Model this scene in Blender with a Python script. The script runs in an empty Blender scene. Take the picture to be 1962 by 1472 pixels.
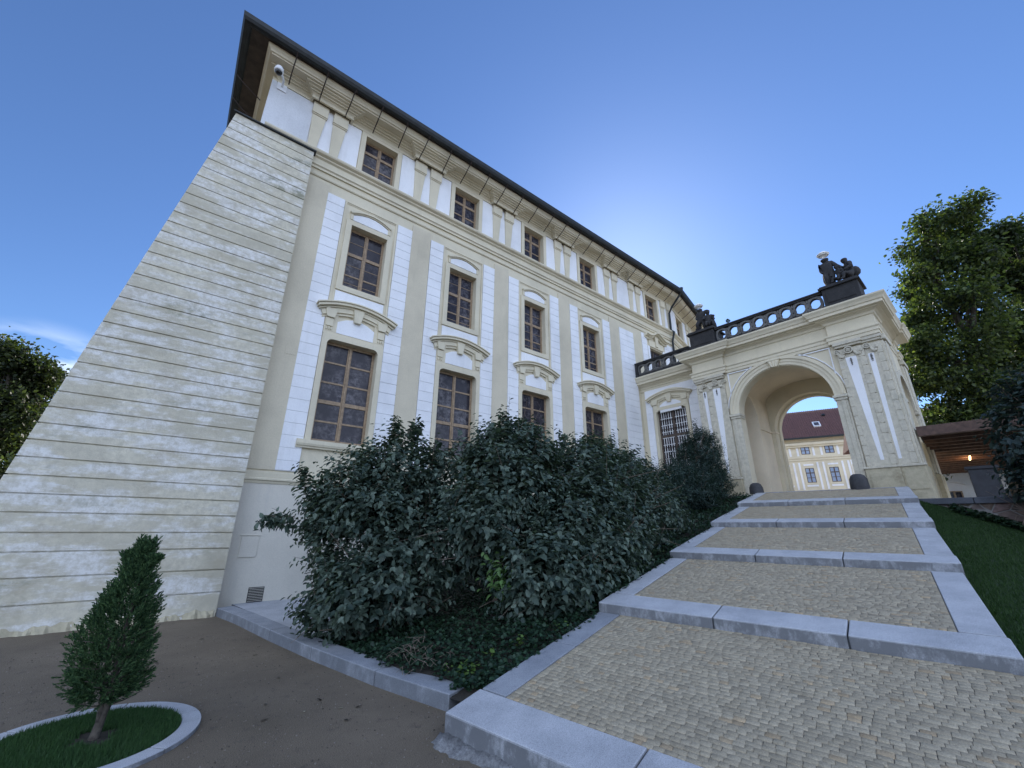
import bpy, math, random
import numpy as np
from mathutils import Matrix, Vector
R = math.radians
sc = bpy.context.scene
COL = sc.collection
rnd = random.Random(7)
NP = np.random.RandomState(11)

# ------------------------------------------------------------ camera
F_PX, PITCH, ROLL, AZ, CAM_H = 790.65, R(19.27), R(0.4276), R(51.635), 1.6
def cam_axes():
    eX = np.array([math.sin(AZ), math.cos(AZ), 0]); eY = np.array([-math.cos(AZ), math.sin(AZ), 0])
    M = np.array([eX, eY, [0, 0, 1]])
    fw = np.array([0, math.cos(PITCH), math.sin(PITCH)]); u0 = np.array([0, -math.sin(PITCH), math.cos(PITCH)]); r0 = np.array([1, 0, 0])
    r = r0*math.cos(ROLL)+u0*math.sin(ROLL); u = -r0*math.sin(ROLL)+u0*math.cos(ROLL)
    return M, M@r, M@u, M@fw
MW, CR, CU, CF = cam_axes()
cd = bpy.data.cameras.new('camera'); cam = bpy.data.objects.new('camera', cd); COL.objects.link(cam)
cam.matrix_world = Matrix(((CR[0], CU[0], -CF[0], 0), (CR[1], CU[1], -CF[1], 0), (CR[2], CU[2], -CF[2], CAM_H), (0, 0, 0, 1)))
cd.sensor_width = 36; cd.lens = F_PX/1962*36; cd.clip_start = .05; cd.clip_end = 3000
sc.camera = cam
def az2v(az, el):      # compass angle from the camera heading -> scene direction
    return MW@np.array([math.sin(az)*math.cos(el), math.cos(az)*math.cos(el), math.sin(el)])

# ------------------------------------------------------------ sky, sun, exposure
SKY_TINT, SKY_FILL, WISP = (.57, .685, .86), (8.3, 9.8, 13.0), (5.5, 6.2, 7.4)
SUN = az2v(R(17.5), R(33.2))
w = bpy.data.worlds.new('World'); sc.world = w; w.use_nodes = True
nt = w.node_tree; bg = nt.nodes['Background']
sky = nt.nodes.new('ShaderNodeTexSky'); sky.sky_type = 'NISHITA'; sky.sun_disc = False
sky.sun_elevation = R(33.2); sky.sun_rotation = math.atan2(SUN[0], SUN[1])
sky.air_density = 1.0; sky.dust_density = 0.20; sky.ozone_density = 3.2; sky.altitude = 250
def wn(typ, **k):
    n = nt.nodes.new(typ)
    for a, v in k.items(): setattr(n, a, v)
    return n
def wmath(op, a, b=None, c=None):
    n = wn('ShaderNodeMath', operation=op)
    for i, q in enumerate((a, b, c)):
        if q is None: continue
        if hasattr(q, 'links'): nt.links.new(q, n.inputs[i])
        else: n.inputs[i].default_value = q
    return n.outputs[0]
def wmix(fac, a, b, mode='MIX'):
    m = wn('ShaderNodeMix', data_type='RGBA', blend_type=mode)
    for q, i in ((fac, 0), (a, 6), (b, 7)):
        if hasattr(q, 'links'): nt.links.new(q, m.inputs[i])
        elif hasattr(q, '__len__'): m.inputs[i].default_value = (*q, 1)
        else: m.inputs[i].default_value = q
    return m.outputs[2]
clear = wmix(1, sky.outputs[0], SKY_TINT, 'MULTIPLY')
# fill brightness added to the unseen sky behind the camera to lift shaded walls, wisps low on the left
tc = wn('ShaderNodeTexCoord'); dirv = tc.outputs['Generated']
nz_ = wn('ShaderNodeTexNoise'); nz_.inputs['Scale'].default_value = 2.6; nz_.inputs['Detail'].default_value = 9; nz_.inputs['Roughness'].default_value = .58; nt.links.new(dirv, nz_.inputs['Vector'])
dt = wn('ShaderNodeVectorMath', operation='DOT_PRODUCT'); nt.links.new(dirv, dt.inputs[0]); dt.inputs[1].default_value = tuple(-CF)
side = wn('ShaderNodeMapRange', interpolation_type='SMOOTHSTEP'); nt.links.new(dt.outputs['Value'], side.inputs[0]); side.inputs[1].default_value = -.12; side.inputs[2].default_value = .22
cm = wn('ShaderNodeMapRange', interpolation_type='SMOOTHSTEP'); nt.links.new(nz_.outputs['Fac'], cm.inputs[0]); cm.inputs[1].default_value = .40; cm.inputs[2].default_value = .56
sxyz = wn('ShaderNodeSeparateXYZ'); nt.links.new(dirv, sxyz.inputs[0])
cov = wmath('MULTIPLY', side.outputs[0], cm.outputs[0])
filled_sky = wmix(cov, clear, SKY_FILL)
wl = az2v(R(-50.6), R(8.5)); d2 = wn('ShaderNodeVectorMath', operation='DOT_PRODUCT'); nt.links.new(dirv, d2.inputs[0]); d2.inputs[1].default_value = tuple(wl)
w1 = wn('ShaderNodeMapRange', interpolation_type='SMOOTHSTEP'); nt.links.new(d2.outputs['Value'], w1.inputs[0]); w1.inputs[1].default_value = .985; w1.inputs[2].default_value = .999
mpw = wn('ShaderNodeMapping'); nt.links.new(dirv, mpw.inputs[0]); mpw.inputs['Scale'].default_value = (6, 6, 22)
nw = wn('ShaderNodeTexNoise'); nw.inputs['Scale'].default_value = 1.5; nw.inputs['Detail'].default_value = 6; nt.links.new(mpw.outputs[0], nw.inputs['Vector'])
w2 = wn('ShaderNodeMapRange'); nt.links.new(nw.outputs['Fac'], w2.inputs[0]); w2.inputs[1].default_value = .42; w2.inputs[2].default_value = .6
filled_sky = wmix(wmath('MULTIPLY', w1.outputs[0], w2.outputs[0]), filled_sky, WISP)
nt.links.new(filled_sky, bg.inputs[0]); bg.inputs[1].default_value = 0.12
sl = bpy.data.lights.new('sun', 'SUN'); sl.energy = 3.6; sl.angle = R(.5); sl.color = (1, .93, .82)
so = bpy.data.objects.new('sun', sl); COL.objects.link(so)
so.rotation_euler = Vector(SUN).to_track_quat('Z', 'Y').to_euler()
sc.view_settings.view_transform = 'Standard'; sc.view_settings.look = 'None'
sc.view_settings.gamma = 1; sc.view_settings.exposure = 0.85
sc.cycles.use_denoising = True
sc.cycles.max_bounces = 6; sc.cycles.diffuse_bounces = 4; sc.cycles.transparent_max_bounces = 6

# ------------------------------------------------------------ materials
def nodes(name):
    m = bpy.data.materials.new(name); m.use_nodes = True
    t = m.node_tree; b = t.nodes['Principled BSDF']; return m, t, b
def N(t, typ, **k):
    n = t.nodes.new(typ)
    for a, v in k.items():
        if a in n.inputs.keys() if isinstance(a, str) else False: n.inputs[a].default_value = v
        else: setattr(n, a, v)
    return n
def L(t, a, b): t.links.new(a, b)
def pos(t, sx=1, sy=1, sz=1):
    g = t.nodes.new('ShaderNodeNewGeometry'); mp = t.nodes.new('ShaderNodeMapping'); mp.inputs['Scale'].default_value = (sx, sy, sz)
    L(t, g.outputs['Position'], mp.inputs['Vector']); return mp.outputs[0]
def noise(t, vec, scale, detail=4, rough=.6):
    n = t.nodes.new('ShaderNodeTexNoise'); n.inputs['Scale'].default_value = scale; n.inputs['Detail'].default_value = detail
    n.inputs['Roughness'].default_value = rough; L(t, vec, n.inputs['Vector']); return n.outputs['Fac']
def ramp(t, fac, stops):
    r = t.nodes.new('ShaderNodeValToRGB'); e = r.color_ramp.elements
    while len(e) < len(stops): e.new(.5)
    for i, (p, c) in enumerate(stops):
        e[i].position = p; e[i].color = (*c, 1) if hasattr(c, '__len__') else (c, c, c, 1)
    L(t, fac, r.inputs[0]); return r.outputs[0]
def mix(t, fac, a, b, mode='MIX'):
    m = t.nodes.new('ShaderNodeMix'); m.data_type = 'RGBA'; m.blend_type = mode
    for s, i in ((fac, 0), (a, 6), (b, 7)):
        if hasattr(s, 'links'): L(t, s, m.inputs[i])
        elif hasattr(s, '__len__'): m.inputs[i].default_value = (*s, 1)
        else: m.inputs[i].default_value = s
    return m.outputs[2]
def bump(t, b, h, strength, dist=.01):
    n = t.nodes.new('ShaderNodeBump'); n.inputs['Strength'].default_value = strength; n.inputs['Distance'].default_value = dist
    L(t, h, n.inputs['Height']); L(t, n.outputs[0], b.inputs['Normal'])
def stucco(name, col, dirt=None, amt=.35, grain=55, spec=.25, big=.8, bstr=.5):
    m, t, b = nodes(name); p = pos(t); ps = pos(t, 2.4, 2.4, .30)
    c2 = tuple(x*.86 for x in col); c3 = tuple(min(1, x*1.06) for x in col)
    base = ramp(t, noise(t, p, big, 6, .62), [(.3, c2), (.55, col), (.75, c3)])
    g = noise(t, p, grain, 3, .7)
    base = mix(t, .5, base, ramp(t, g, [(.3, (.8, .8, .8)), (.6, (1, 1, 1))]), 'MULTIPLY')
    d = dirt or tuple(x*.62 for x in col)
    fac = ramp(t, noise(t, ps, 1.7, 8, .68), [(.55, 0), (.8, amt)])
    base = mix(t, fac, base, d)
    L(t, base, b.inputs['Base Color']); b.inputs['Roughness'].default_value = .88; b.inputs['Specular IOR Level'].default_value = spec
    bump(t, b, g, bstr, .004); return m
M = {}
M['cream'] = stucco('cream_stucco', (.69, .62, .465))
M['cream_d'] = stucco('cream_coarse_stucco', (.64, .57, .43), grain=32, bstr=.9)
M['white'] = stucco('white_stucco', (.84, .84, .85), (.60, .585, .56), .5)
M['rough'] = stucco('rough_grey_white_plaster', (.66, .67, .69), (.42, .43, .45), .7, grain=22, bstr=1.2)
M['base'] = stucco('pale_base_stucco', (.70, .655, .56), (.45, .44, .42), .5, big=.5)
M['inner'] = stucco('vault_plaster', (.80, .70, .54), amt=.2)
M['trim'] = stucco('trim_stone', (.71, .64, .48), (.36, .32, .25), .5)

def stained(name, a, bcol, white, g1, g2, grain=30, wlim=.47):
    m, t, b = nodes(name); p = pos(t); ps = pos(t, .7, .7, 2.6); pv = pos(t, 1.3, 1.3, 1.6)
    base = ramp(t, noise(t, p, .9, 8, .65), [(.3, a), (.6, bcol)])
    wf = ramp(t, noise(t, ps, 1.3, 10, .72), [(wlim, 0), (wlim+.09, .75), (min(.99, wlim+.28), 1)])
    base = mix(t, wf, base, white)
    fine = ramp(t, noise(t, p, 9, 8, .75), [(.42, 0), (.62, .75)])
    base = mix(t, fine, base, tuple(x*.72 for x in bcol))
    st = ramp(t, noise(t, pv, 1.1, 9, .7), [(.54, 0), (.68, .7)])
    base = mix(t, st, base, g1)
    gr = ramp(t, noise(t, ps, .55, 6, .6), [(.58, 0), (.66, .8)])
    gs = ramp(t, noise(t, p, 3.5, 8, .7), [(.46, 0), (.60, 1)])
    mm = t.nodes.new('ShaderNodeMath'); mm.operation = 'MULTIPLY'; L(t, gr, mm.inputs[0]); L(t, gs, mm.inputs[1])
    base = mix(t, mm.outputs[0], base, g2)
    L(t, base, b.inputs['Base Color']); b.inputs['Roughness'].default_value = .9; b.inputs['Specular IOR Level'].default_value = .2
    bump(t, b, noise(t, p, grain, 8, .75), .8, .012); return m
M['buttress'] = stained('weathered_buttress_plaster', (.47, .43, .33), (.66, .61, .48), (.78, .77, .75), (.43, .38, .28), (.24, .24, .17))
M['plinth'] = stained('stained_plinth_plaster', (.42, .37, .26), (.54, .48, .34), (.50, .47, .40), (.24, .2, .13), (.14, .125, .09), wlim=.62)
M['scuff'] = stained('scuffed_pier_plaster', (.57, .53, .43), (.62, .57, .455), (.72, .72, .71), (.46, .43, .33), (.38, .37, .29), wlim=.60)

def stone(name, cols, speck=160, rough=.75, face_dark=.4, bstr=.5, big=2.0):
    m, t, b = nodes(name); p = pos(t); pv = pos(t, 2.6, 2.6, 1.5)
    base = ramp(t, noise(t, p, big, 8, .65), [(.3, cols[0]), (.55, cols[1]), (.8, cols[2])])
    s = noise(t, p, speck, 2, .8)
    base = mix(t, .75, base, ramp(t, s, [(.35, (.55, .55, .55)), (.5, (1, 1, 1)), (.65, (1.3, 1.3, 1.3))]), 'MULTIPLY')
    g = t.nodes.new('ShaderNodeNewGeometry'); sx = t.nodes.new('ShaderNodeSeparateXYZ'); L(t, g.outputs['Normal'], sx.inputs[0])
    vert = ramp(t, sx.outputs[2], [(.2, 1), (.6, 0)])  # upright faces get a darker noise mottling
    st = ramp(t, noise(t, pv, 2.0, 9, .75), [(.28, .05), (.52, min(.97, face_dark*1.15))])
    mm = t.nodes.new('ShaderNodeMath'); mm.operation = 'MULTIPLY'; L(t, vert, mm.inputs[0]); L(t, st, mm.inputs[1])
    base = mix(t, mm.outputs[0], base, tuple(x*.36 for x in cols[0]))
    L(t, base, b.inputs['Base Color']); b.inputs['Roughness'].default_value = rough
    bump(t, b, s, bstr, .003); return m
M['granite'] = stone('grey_granite', [(.34, .35, .37), (.46, .47, .49), (.56, .57, .58)], face_dark=.8)
M['kerbdark'] = stone('worn_granite', [(.20, .215, .24), (.29, .305, .33), (.37, .385, .41)], face_dark=.5)
M['coping'] = stone('dark_blue_coping', [(.07, .08, .10), (.11, .12, .145), (.15, .165, .19)], face_dark=.5)
M['darkstone'] = stone('blackened_sandstone', [(.025, .025, .027), (.045, .044, .045), (.10, .095, .09)], 60, .9, .3, 1, 3)
M['ringstone'] = stone('greyer_sandstone', [(.09, .09, .09), (.17, .165, .155), (.27, .26, .24)], 60, .9, .2, 1, 5)
M['guard'] = stone('dark_guard_stone', [(.03, .03, .033), (.055, .055, .06), (.1, .1, .1)], 80, .8, .2, 1, 4)
M['concrete'] = stone('rough_mortar', [(.13, .13, .13), (.2, .2, .2), (.5, .5, .5)], 50, .95, .1, 1, 6)

def plain(name, col, rough=.6, metal=0, nz=0, sc_=20, spec=.5):
    m, t, b = nodes(name)
    if nz:
        base = ramp(t, noise(t, pos(t), sc_, 5, .6), [(.3, tuple(x*(1-nz) for x in col)), (.7, tuple(x*(1+nz) for x in col))]); L(t, base, b.inputs['Base Color'])
    else: b.inputs['Base Color'].default_value = (*col, 1)
    b.inputs['Roughness'].default_value = rough; b.inputs['Metallic'].default_value = metal; b.inputs['Specular IOR Level'].default_value = spec
    return m
M['wood'] = plain('brown_window_wood', (.30, .21, .13), .6, 0, .35, 14)
M['wooddark'] = plain('dark_window_wood', (.09, .065, .05), .6, 0, .3, 14)
M['pergola'] = plain('reddish_timber', (.09, .052, .038), .75, 0, .4, 9)
M['pergdark'] = plain('dark_slate_pillar', (.035, .037, .045), .7, 0, .3, 9)
M['copper'] = plain('dark_copper', (.014, .018, .02), .6, .1, .5, 6)
M['soffit'] = plain('dark_soffit_board', (.06, .045, .035), .8, 0, .4, 5)
M['iron'] = plain('rusty_iron', (.05, .035, .03), .7, .4, .4, 20)
M['bars'] = plain('white_painted_bar', (.8, .8, .8), .5)
M['curtain'] = plain('white_curtain', (.75, .75, .78), .9)
M['slotdark'] = plain('recess_shade_black', (.02, .02, .022), .9)  # near-black stands in for shade in the grille slots and slat gaps
M['joint'] = plain('dark_joint', (.10, .09, .08), .95)
M['plaswhite'] = plain('white_plastic', (.75, .76, .78), .3)
M['lensblack'] = plain('black_lens', (.01, .01, .012), .1)
M['bark'] = stone('bark', [(.05, .04, .03), (.09, .075, .06), (.15, .13, .1)], 30, .95, 0, 1, 8)
M['twig'] = plain('twig', (.17, .13, .10), .85, 0, .3, 30)
M['soil'] = stone('dark_soil', [(.02, .017, .013), (.035, .03, .022), (.06, .05, .04)], 60, 1, 0, 1, 6)
def glass(name, tint, mottle=.5):
    m, t, b = nodes(name); p = pos(t)
    f = ramp(t, noise(t, p, 1.1, 3, .5), [(.40, .1), (.6, 1)]); f2 = ramp(t, noise(t, p, 8, 9, .75), [(.44, 0), (.62, mottle)])  # noise mixes paler mottling into the dark tint
    mm = t.nodes.new('ShaderNodeMath'); mm.operation = 'MULTIPLY'; L(t, f, mm.inputs[0]); L(t, f2, mm.inputs[1])
    base = mix(t, mm.outputs[0], tint, (.26, .24, .25)); L(t, base, b.inputs['Base Color'])
    b.inputs['Roughness'].default_value = .16; b.inputs['Specular IOR Level'].default_value = .22
    bump(t, b, noise(t, p, 2.5, 2), .06, .05); return m
M['glass'] = glass('mottled_dark_glass', (.022, .02, .028), .5)
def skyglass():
    m, t, b = nodes('sky_painted_glass'); b.inputs['Base Color'].default_value = (.30, .38, .52, 1)  # sky reflection painted into the blue base colour
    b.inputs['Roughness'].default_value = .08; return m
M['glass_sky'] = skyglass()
def tiles():
    m, t, b = nodes('red_roof_tiles'); p = pos(t)
    br = t.nodes.new('ShaderNodeTexBrick'); L(t, pos(t, 1, 1, 1), br.inputs['Vector']); br.inputs['Scale'].default_value = 3
    base = ramp(t, noise(t, p, 4, 6, .7), [(.3, (.095, .048, .042)), (.7, (.18, .085, .070))])
    L(t, base, b.inputs['Base Color']); b.inputs['Roughness'].default_value = .8; return m
M['tiles'] = tiles()
def rubble():
    m, t, b = nodes('rubble_masonry'); p = pos(t, 1, 1, 1.6)
    v = t.nodes.new('ShaderNodeTexVoronoi'); v.feature = 'DISTANCE_TO_EDGE'; v.inputs['Scale'].default_value = 3.2; L(t, p, v.inputs['Vector'])
    v2 = t.nodes.new('ShaderNodeTexVoronoi'); v2.inputs['Scale'].default_value = 3.2; L(t, p, v2.inputs['Vector'])
    c = ramp(t, noise(t, p, 6, 6, .7), [(.3, (.05, .04, .035)), (.7, (.16, .12, .1))])
    hh = t.nodes.new('ShaderNodeHueSaturation'); hh.inputs['Saturation'].default_value = .15; L(t, v2.outputs['Color'], hh.inputs['Color']); c = mix(t, .6, c, hh.outputs[0], 'SOFT_LIGHT')
    c = mix(t, ramp(t, v.outputs[0], [(.015, .8), (.05, 0)]), c, (.24, .24, .23))
    L(t, c, b.inputs['Base Color']); b.inputs['Roughness'].default_value = .9
    bump(t, b, ramp(t, v.outputs[0], [(0, 0), (.12, 1)]), .8, .03); return m
M['rubble'] = rubble()
def gravel():
    m, t, b = nodes('compacted_gravel'); p = pos(t)
    big = ramp(t, noise(t, p, .8, 6, .6), [(.3, (.115, .09, .06)), (.7, (.18, .143, .10))])
    s = noise(t, p, 130, 3, .8); v = t.nodes.new('ShaderNodeTexVoronoi'); v.inputs['Scale'].default_value = 110; L(t, p, v.inputs['Vector'])
    c = mix(t, .8, big, ramp(t, s, [(.3, (.45, .45, .45)), (.5, (1, 1, 1)), (.72, (1.9, 1.85, 1.8))]), 'MULTIPLY')
    sp = ramp(t, noise(t, p, 5, 8, .75), [(.56, 0), (.68, .55)]); c = mix(t, sp, c, (.05, .042, .034))
    L(t, c, b.inputs['Base Color']); b.inputs['Roughness'].default_value = .95
    bump(t, b, v.outputs['Distance'], .6, .008); return m
M['gravel'] = gravel()
M['yard'] = stucco('pale_courtyard_gravel', (.46, .41, .33), grain=40)
def vcol(name, rough=.8, trans=0, spec=.3, nz=0, bscale=80):
    m, t, b = nodes(name); a = t.nodes.new('ShaderNodeVertexColor'); a.layer_name = 'tint'
    c = a.outputs[0]
    if nz:
        s = noise(t, pos(t), bscale, 5, .7); c = mix(t, nz, c, ramp(t, s, [(.3, (.55, .55, .55)), (.65, (1.25, 1.25, 1.25))]), 'MULTIPLY'); bump(t, b, s, .5, .004)
    L(t, c, b.inputs['Base Color']); b.inputs['Roughness'].default_value = rough; b.inputs['Specular IOR Level'].default_value = spec
    if trans:
        tr = t.nodes.new('ShaderNodeBsdfTranslucent'); ms = t.nodes.new('ShaderNodeMixShader'); ms.inputs[0].default_value = trans
        tc = mix(t, 1, c, (1.45, 1.6, .8), 'MULTIPLY'); L(t, tc, tr.inputs[0])
        L(t, b.outputs[0], ms.inputs[1]); L(t, tr.outputs[0], ms.inputs[2]); L(t, ms.outputs[0], t.nodes['Material Output'].inputs[0])
    return m
M['leaf'] = vcol('shrub_leaf', .55, .22, .35)
M['treeleaf'] = vcol('tree_leaf', .5, .45, .4)
M['needle'] = vcol('thuja_needle', .75, .15, .2)
M['blade'] = vcol('grass_blade', .6, .3, .3)
M['sett'] = vcol('paving_sett', .85, 0, .3, .8, 110)
M['pebble'] = vcol('pebble', .9, 0, .3)

# ------------------------------------------------------------ mesh tools
class MB:
    def __init__(s): s.v = []; s.f = []; s.m = []; s.mi = 0
    def add(s, vs, fs):
        o = len(s.v); s.v += [tuple(map(float, p)) for p in vs]; s.f += [tuple(i+o for i in f) for f in fs]; s.m += [s.mi]*len(fs)
    def cut(s):
        if not hasattr(s, 'cuts'): s.cuts = []
        s.cuts.append((len(s.v), len(s.f)))
    def hexa(s, p):      # 8 points: bottom 0-3, top 4-7
        s.add(p, [(0, 3, 2, 1), (4, 5, 6, 7), (0, 1, 5, 4), (1, 2, 6, 5), (2, 3, 7, 6), (3, 0, 4, 7)])
    def box(s, x0, x1, y0, y1, z0, z1):
        s.hexa([(x0, y0, z0), (x1, y0, z0), (x1, y1, z0), (x0, y1, z0), (x0, y0, z1), (x1, y0, z1), (x1, y1, z1), (x0, y1, z1)])
    def tube(s, path, r, n=8, cap=True):
        path = [np.array(p, float) for p in path]; rr = r if hasattr(r, '__len__') else [r]*len(path)
        o = len(s.v); up = np.array([0, 0, 1.]); vs = []
        for i, p in enumerate(path):
            a = path[max(0, i-1)]; b = path[min(len(path)-1, i+1)]; d = b-a; d /= np.linalg.norm(d)+1e-9
            k = up if abs(d[2]) < .9 else np.array([1., 0, 0]); x = np.cross(k, d); x /= np.linalg.norm(x); y = np.cross(d, x)
            for j in range(n):
                t = 2*math.pi*j/n; vs.append(p+rr[i]*(math.cos(t)*x+math.sin(t)*y))
        fs = [(i*n+j, i*n+(j+1) % n, (i+1)*n+(j+1) % n, (i+1)*n+j) for i in range(len(path)-1) for j in range(n)]
        if cap: fs += [tuple(range(n-1, -1, -1)), tuple((len(path)-1)*n+j for j in range(n))]
        s.add(vs, fs)
    def lathe(s, prof, c, n=20, axis=2):
        vs = []; m = len(prof)
        for j in range(n):
            t = 2*math.pi*j/n
            for r_, z_ in prof: vs.append((c[0]+r_*math.cos(t), c[1]+r_*math.sin(t), c[2]+z_))
        fs = [(j*m+i, ((j+1) % n)*m+i, ((j+1) % n)*m+i+1, j*m+i+1) for j in range(n) for i in range(m-1)]
        s.add(vs, fs)
class FR:                # a wall frame: s along the wall, d outwards, z up
    def __init__(f, o, ang, flip=False):
        f.o = np.array([o[0], o[1], 0.]); f.e = np.array([math.cos(ang), math.sin(ang), 0.])
        f.n = np.array([math.sin(ang), -math.cos(ang), 0.])
        if flip: f.n = -f.n
        f.k = -1 if flip else 1
    def p(f, s, d, z): return tuple(f.o+f.e*s+f.n*d+np.array([0, 0, z]))
    def box(f, mb, s0, s1, d0, d1, z0, z1, t0=None, t1=None):   # t0,t1 = s-range at the bottom when it tapers
        b0 = s0 if t0 is None else t0; b1 = s1 if t1 is None else t1
        P = [f.p(b0, d1, z0), f.p(b1, d1, z0), f.p(b1, d0, z0), f.p(b0, d0, z0), f.p(s0, d1, z1), f.p(s1, d1, z1), f.p(s1, d0, z1), f.p(s0, d0, z1)]
        if f.k < 0: P = [P[1], P[0], P[3], P[2], P[5], P[4], P[7], P[6]]
        mb.hexa(P)
    def poly(f, mb, pts, d0, d1):       # outline in (s,z), counter-clockwise seen from outside
        if f.k < 0: pts = pts[::-1]
        n = len(pts); vs = [f.p(a, d1, z) for a, z in pts]+[f.p(a, d0, z) for a, z in pts]
        mb.add(vs, [tuple(range(n)), tuple(range(2*n-1, n-1, -1))]+[(i+n, (i+1) % n+n, (i+1) % n, i) for i in range(n)])
    def strip(f, mb, inner, outer, d0, d1):  # band between two matching (s,z) polylines
        n = len(inner); vs = []
        for dd in (d1, d0):
            vs += [f.p(a, dd, z) for a, z in inner]+[f.p(a, dd, z) for a, z in outer]
        fs = []
        for i in range(n-1):
            fs += [(i, i+1, n+i+1, n+i), (2*n+i+1, 2*n+i, 3*n+i, 3*n+i+1), (i+1, i, 2*n+i, 2*n+i+1), (n+i, n+i+1, 3*n+i+1, 3*n+i)]
        fs += [(0, n, 3*n, 2*n), (n-1, 2*n+n-1, 3*n+n-1, 2*n-1)]
        mb.add(vs, fs)
def arc(c, zc, r, a0, a1, n, rz=None):
    return [(c+r*math.cos(R(a0+(a1-a0)*i/n)), zc+(rz or r)*math.sin(R(a0+(a1-a0)*i/n))) for i in range(n+1)]
def sweep(mb, path, prof, left=True, closed=False):
    """profile (outset,z) along a plan path, mitred. outset goes to the right of travel when left=False"""
    P = [np.array(p[:2], float) for p in path]; n = len(P); sg = 1 if left else -1; offs = []
    for i in range(n):
        d0 = P[i]-P[i-1] if i else None; d1 = P[i+1]-P[i] if i < n-1 else None
        if d0 is None: d0 = d1
        if d1 is None: d1 = d0
        d0 = d0/np.linalg.norm(d0); d1 = d1/np.linalg.norm(d1)
        n0 = sg*np.array([-d0[1], d0[0]]); n1 = sg*np.array([-d1[1], d1[0]]); m = n0+n1; m /= max(1e-6, 1+n0@n1)
        offs.append(m)
    k = len(prof); vs = [(P[i][0]+offs[i][0]*o, P[i][1]+offs[i][1]*o, z) for i in range(n) for o, z in prof]
    fs = [(i*k+j, i*k+(j+1) % k, (i+1)*k+(j+1) % k, (i+1)*k+j) for i in range(n-1) for j in range(k)]
    fs += [tuple(range(k-1, -1, -1)), tuple((n-1)*k+j for j in range(k))]
    mb.add(vs, fs)

def props(o, label=None, cat=None, group=None, kind=None):
    if label: o['label'] = label
    if cat: o['category'] = cat
    if group: o['group'] = group
    if kind: o['kind'] = kind
    return o
def thing(name, loc, label, cat, group=None):
    o = bpy.data.objects.new(name, None); COL.objects.link(o); o.location = loc; o.empty_display_size = .2
    return props(o, label, cat, group)
def wloc(o):
    v = Vector((0, 0, 0))
    while o is not None: v = v+o.location; o = o.parent
    return v
def link(name, me, parent=None):
    o = bpy.data.objects.new(name, me); COL.objects.link(o)
    if parent is not None: o.parent = parent
    return o
def build(name, mb, mats, parent=None, bevel=0, smooth=False, recalc=False):
    if getattr(mb, 'cuts', None):          # every piece its own part
        cu = [(0, 0)]+[c for c in mb.cuts if c[0] < len(mb.v)]+[(len(mb.v), len(mb.f))]; o = None
        for (v0, f0), (v1, f1) in zip(cu[:-1], cu[1:]):
            if v1 == v0: continue
            q = MB(); q.v = mb.v[v0:v1]; q.f = [tuple(i-v0 for i in f) for f in mb.f[f0:f1]]; q.m = mb.m[f0:f1]; o2 = build(name, q, mats, parent, bevel, smooth); o = o or o2
        return o
    """world-space mesh builder; with a parent the vertices are made relative to the parent's base"""
    if not isinstance(mats, (list, tuple)): mats = [mats]
    off = wloc(parent) if parent is not None else Vector((0, 0, 0))
    me = bpy.data.meshes.new(name); me.from_pydata([(v[0]-off.x, v[1]-off.y, v[2]-off.z) for v in mb.v], [], mb.f)
    for m in mats: me.materials.append(m)
    if len(mats) > 1: me.polygons.foreach_set('material_index', mb.m)
    if smooth: me.polygons.foreach_set('use_smooth', [True]*len(mb.f))
    import bmesh
    bm = bmesh.new(); bm.from_mesh(me); bmesh.ops.recalc_face_normals(bm, faces=bm.faces); bm.to_mesh(me); bm.free()
    me.update(); o = link(name, me, parent)
    if bevel:
        b = o.modifiers.new('bevel', 'BEVEL'); b.width = bevel; b.segments = 2; b.limit_method = 'ANGLE'; b.angle_limit = R(50)
    return o
def npmesh(name, V, Fq, mat, cols=None, parent=None, smooth=False):
    """V (n,3) world, Fq (m,k) uniform polygons, cols (n,3) per vertex"""
    off = wloc(parent) if parent is not None else Vector((0, 0, 0))
    V = V-np.array(off); me = bpy.data.meshes.new(name); m, k = Fq.shape
    me.vertices.add(len(V)); me.vertices.foreach_set('co', V.astype(np.float32).ravel())
    me.loops.add(m*k); me.loops.foreach_set('vertex_index', Fq.astype(np.int32).ravel())
    me.polygons.add(m); me.polygons.foreach_set('loop_start', (np.arange(m)*k).astype(np.int32)); me.polygons.foreach_set('loop_total', np.full(m, k, np.int32))
    if cols is not None:
        a = me.color_attributes.new('tint', 'FLOAT_COLOR', 'POINT'); c = np.ones((len(V), 4), np.float32); c[:, :3] = cols; a.data.foreach_set('color', c.ravel())
    me.materials.append(mat); me.update(calc_edges=True)
    if smooth: me.polygons.foreach_set('use_smooth', [True]*m)
    return link(name, me, parent)
def unit(a): return a/(np.linalg.norm(a, axis=-1, keepdims=True)+1e-9)
def leaves(Pn, D, U, ln, wd, fold=.25, droop=.15):
    """folded pointed leaves: 6 verts, 2 quads each"""
    D = unit(D); S = unit(np.cross(D, U)); Nn = np.cross(S, D); n = len(Pn)
    ln = np.broadcast_to(ln, (n,))[:, None]; wd = np.broadcast_to(wd, (n,))[:, None]
    b = Pn; t = Pn+D*ln-Nn*ln*droop
    l1 = Pn+D*ln*.3+S*wd*.5+Nn*wd*fold; l2 = Pn+D*ln*.66+S*wd*.40+Nn*wd*fold-Nn*ln*droop*.4
    r1 = Pn+D*ln*.3-S*wd*.5+Nn*wd*fold; r2 = Pn+D*ln*.66-S*wd*.40+Nn*wd*fold-Nn*ln*droop*.4
    V = np.stack([b, l1, l2, t, r2, r1], 1).reshape(-1, 3); i = np.arange(n)[:, None]*6
    Fq = np.concatenate([i+np.array([[0, 3, 2, 1]]), i+np.array([[0, 5, 4, 3]])], 0); return V, Fq
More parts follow.
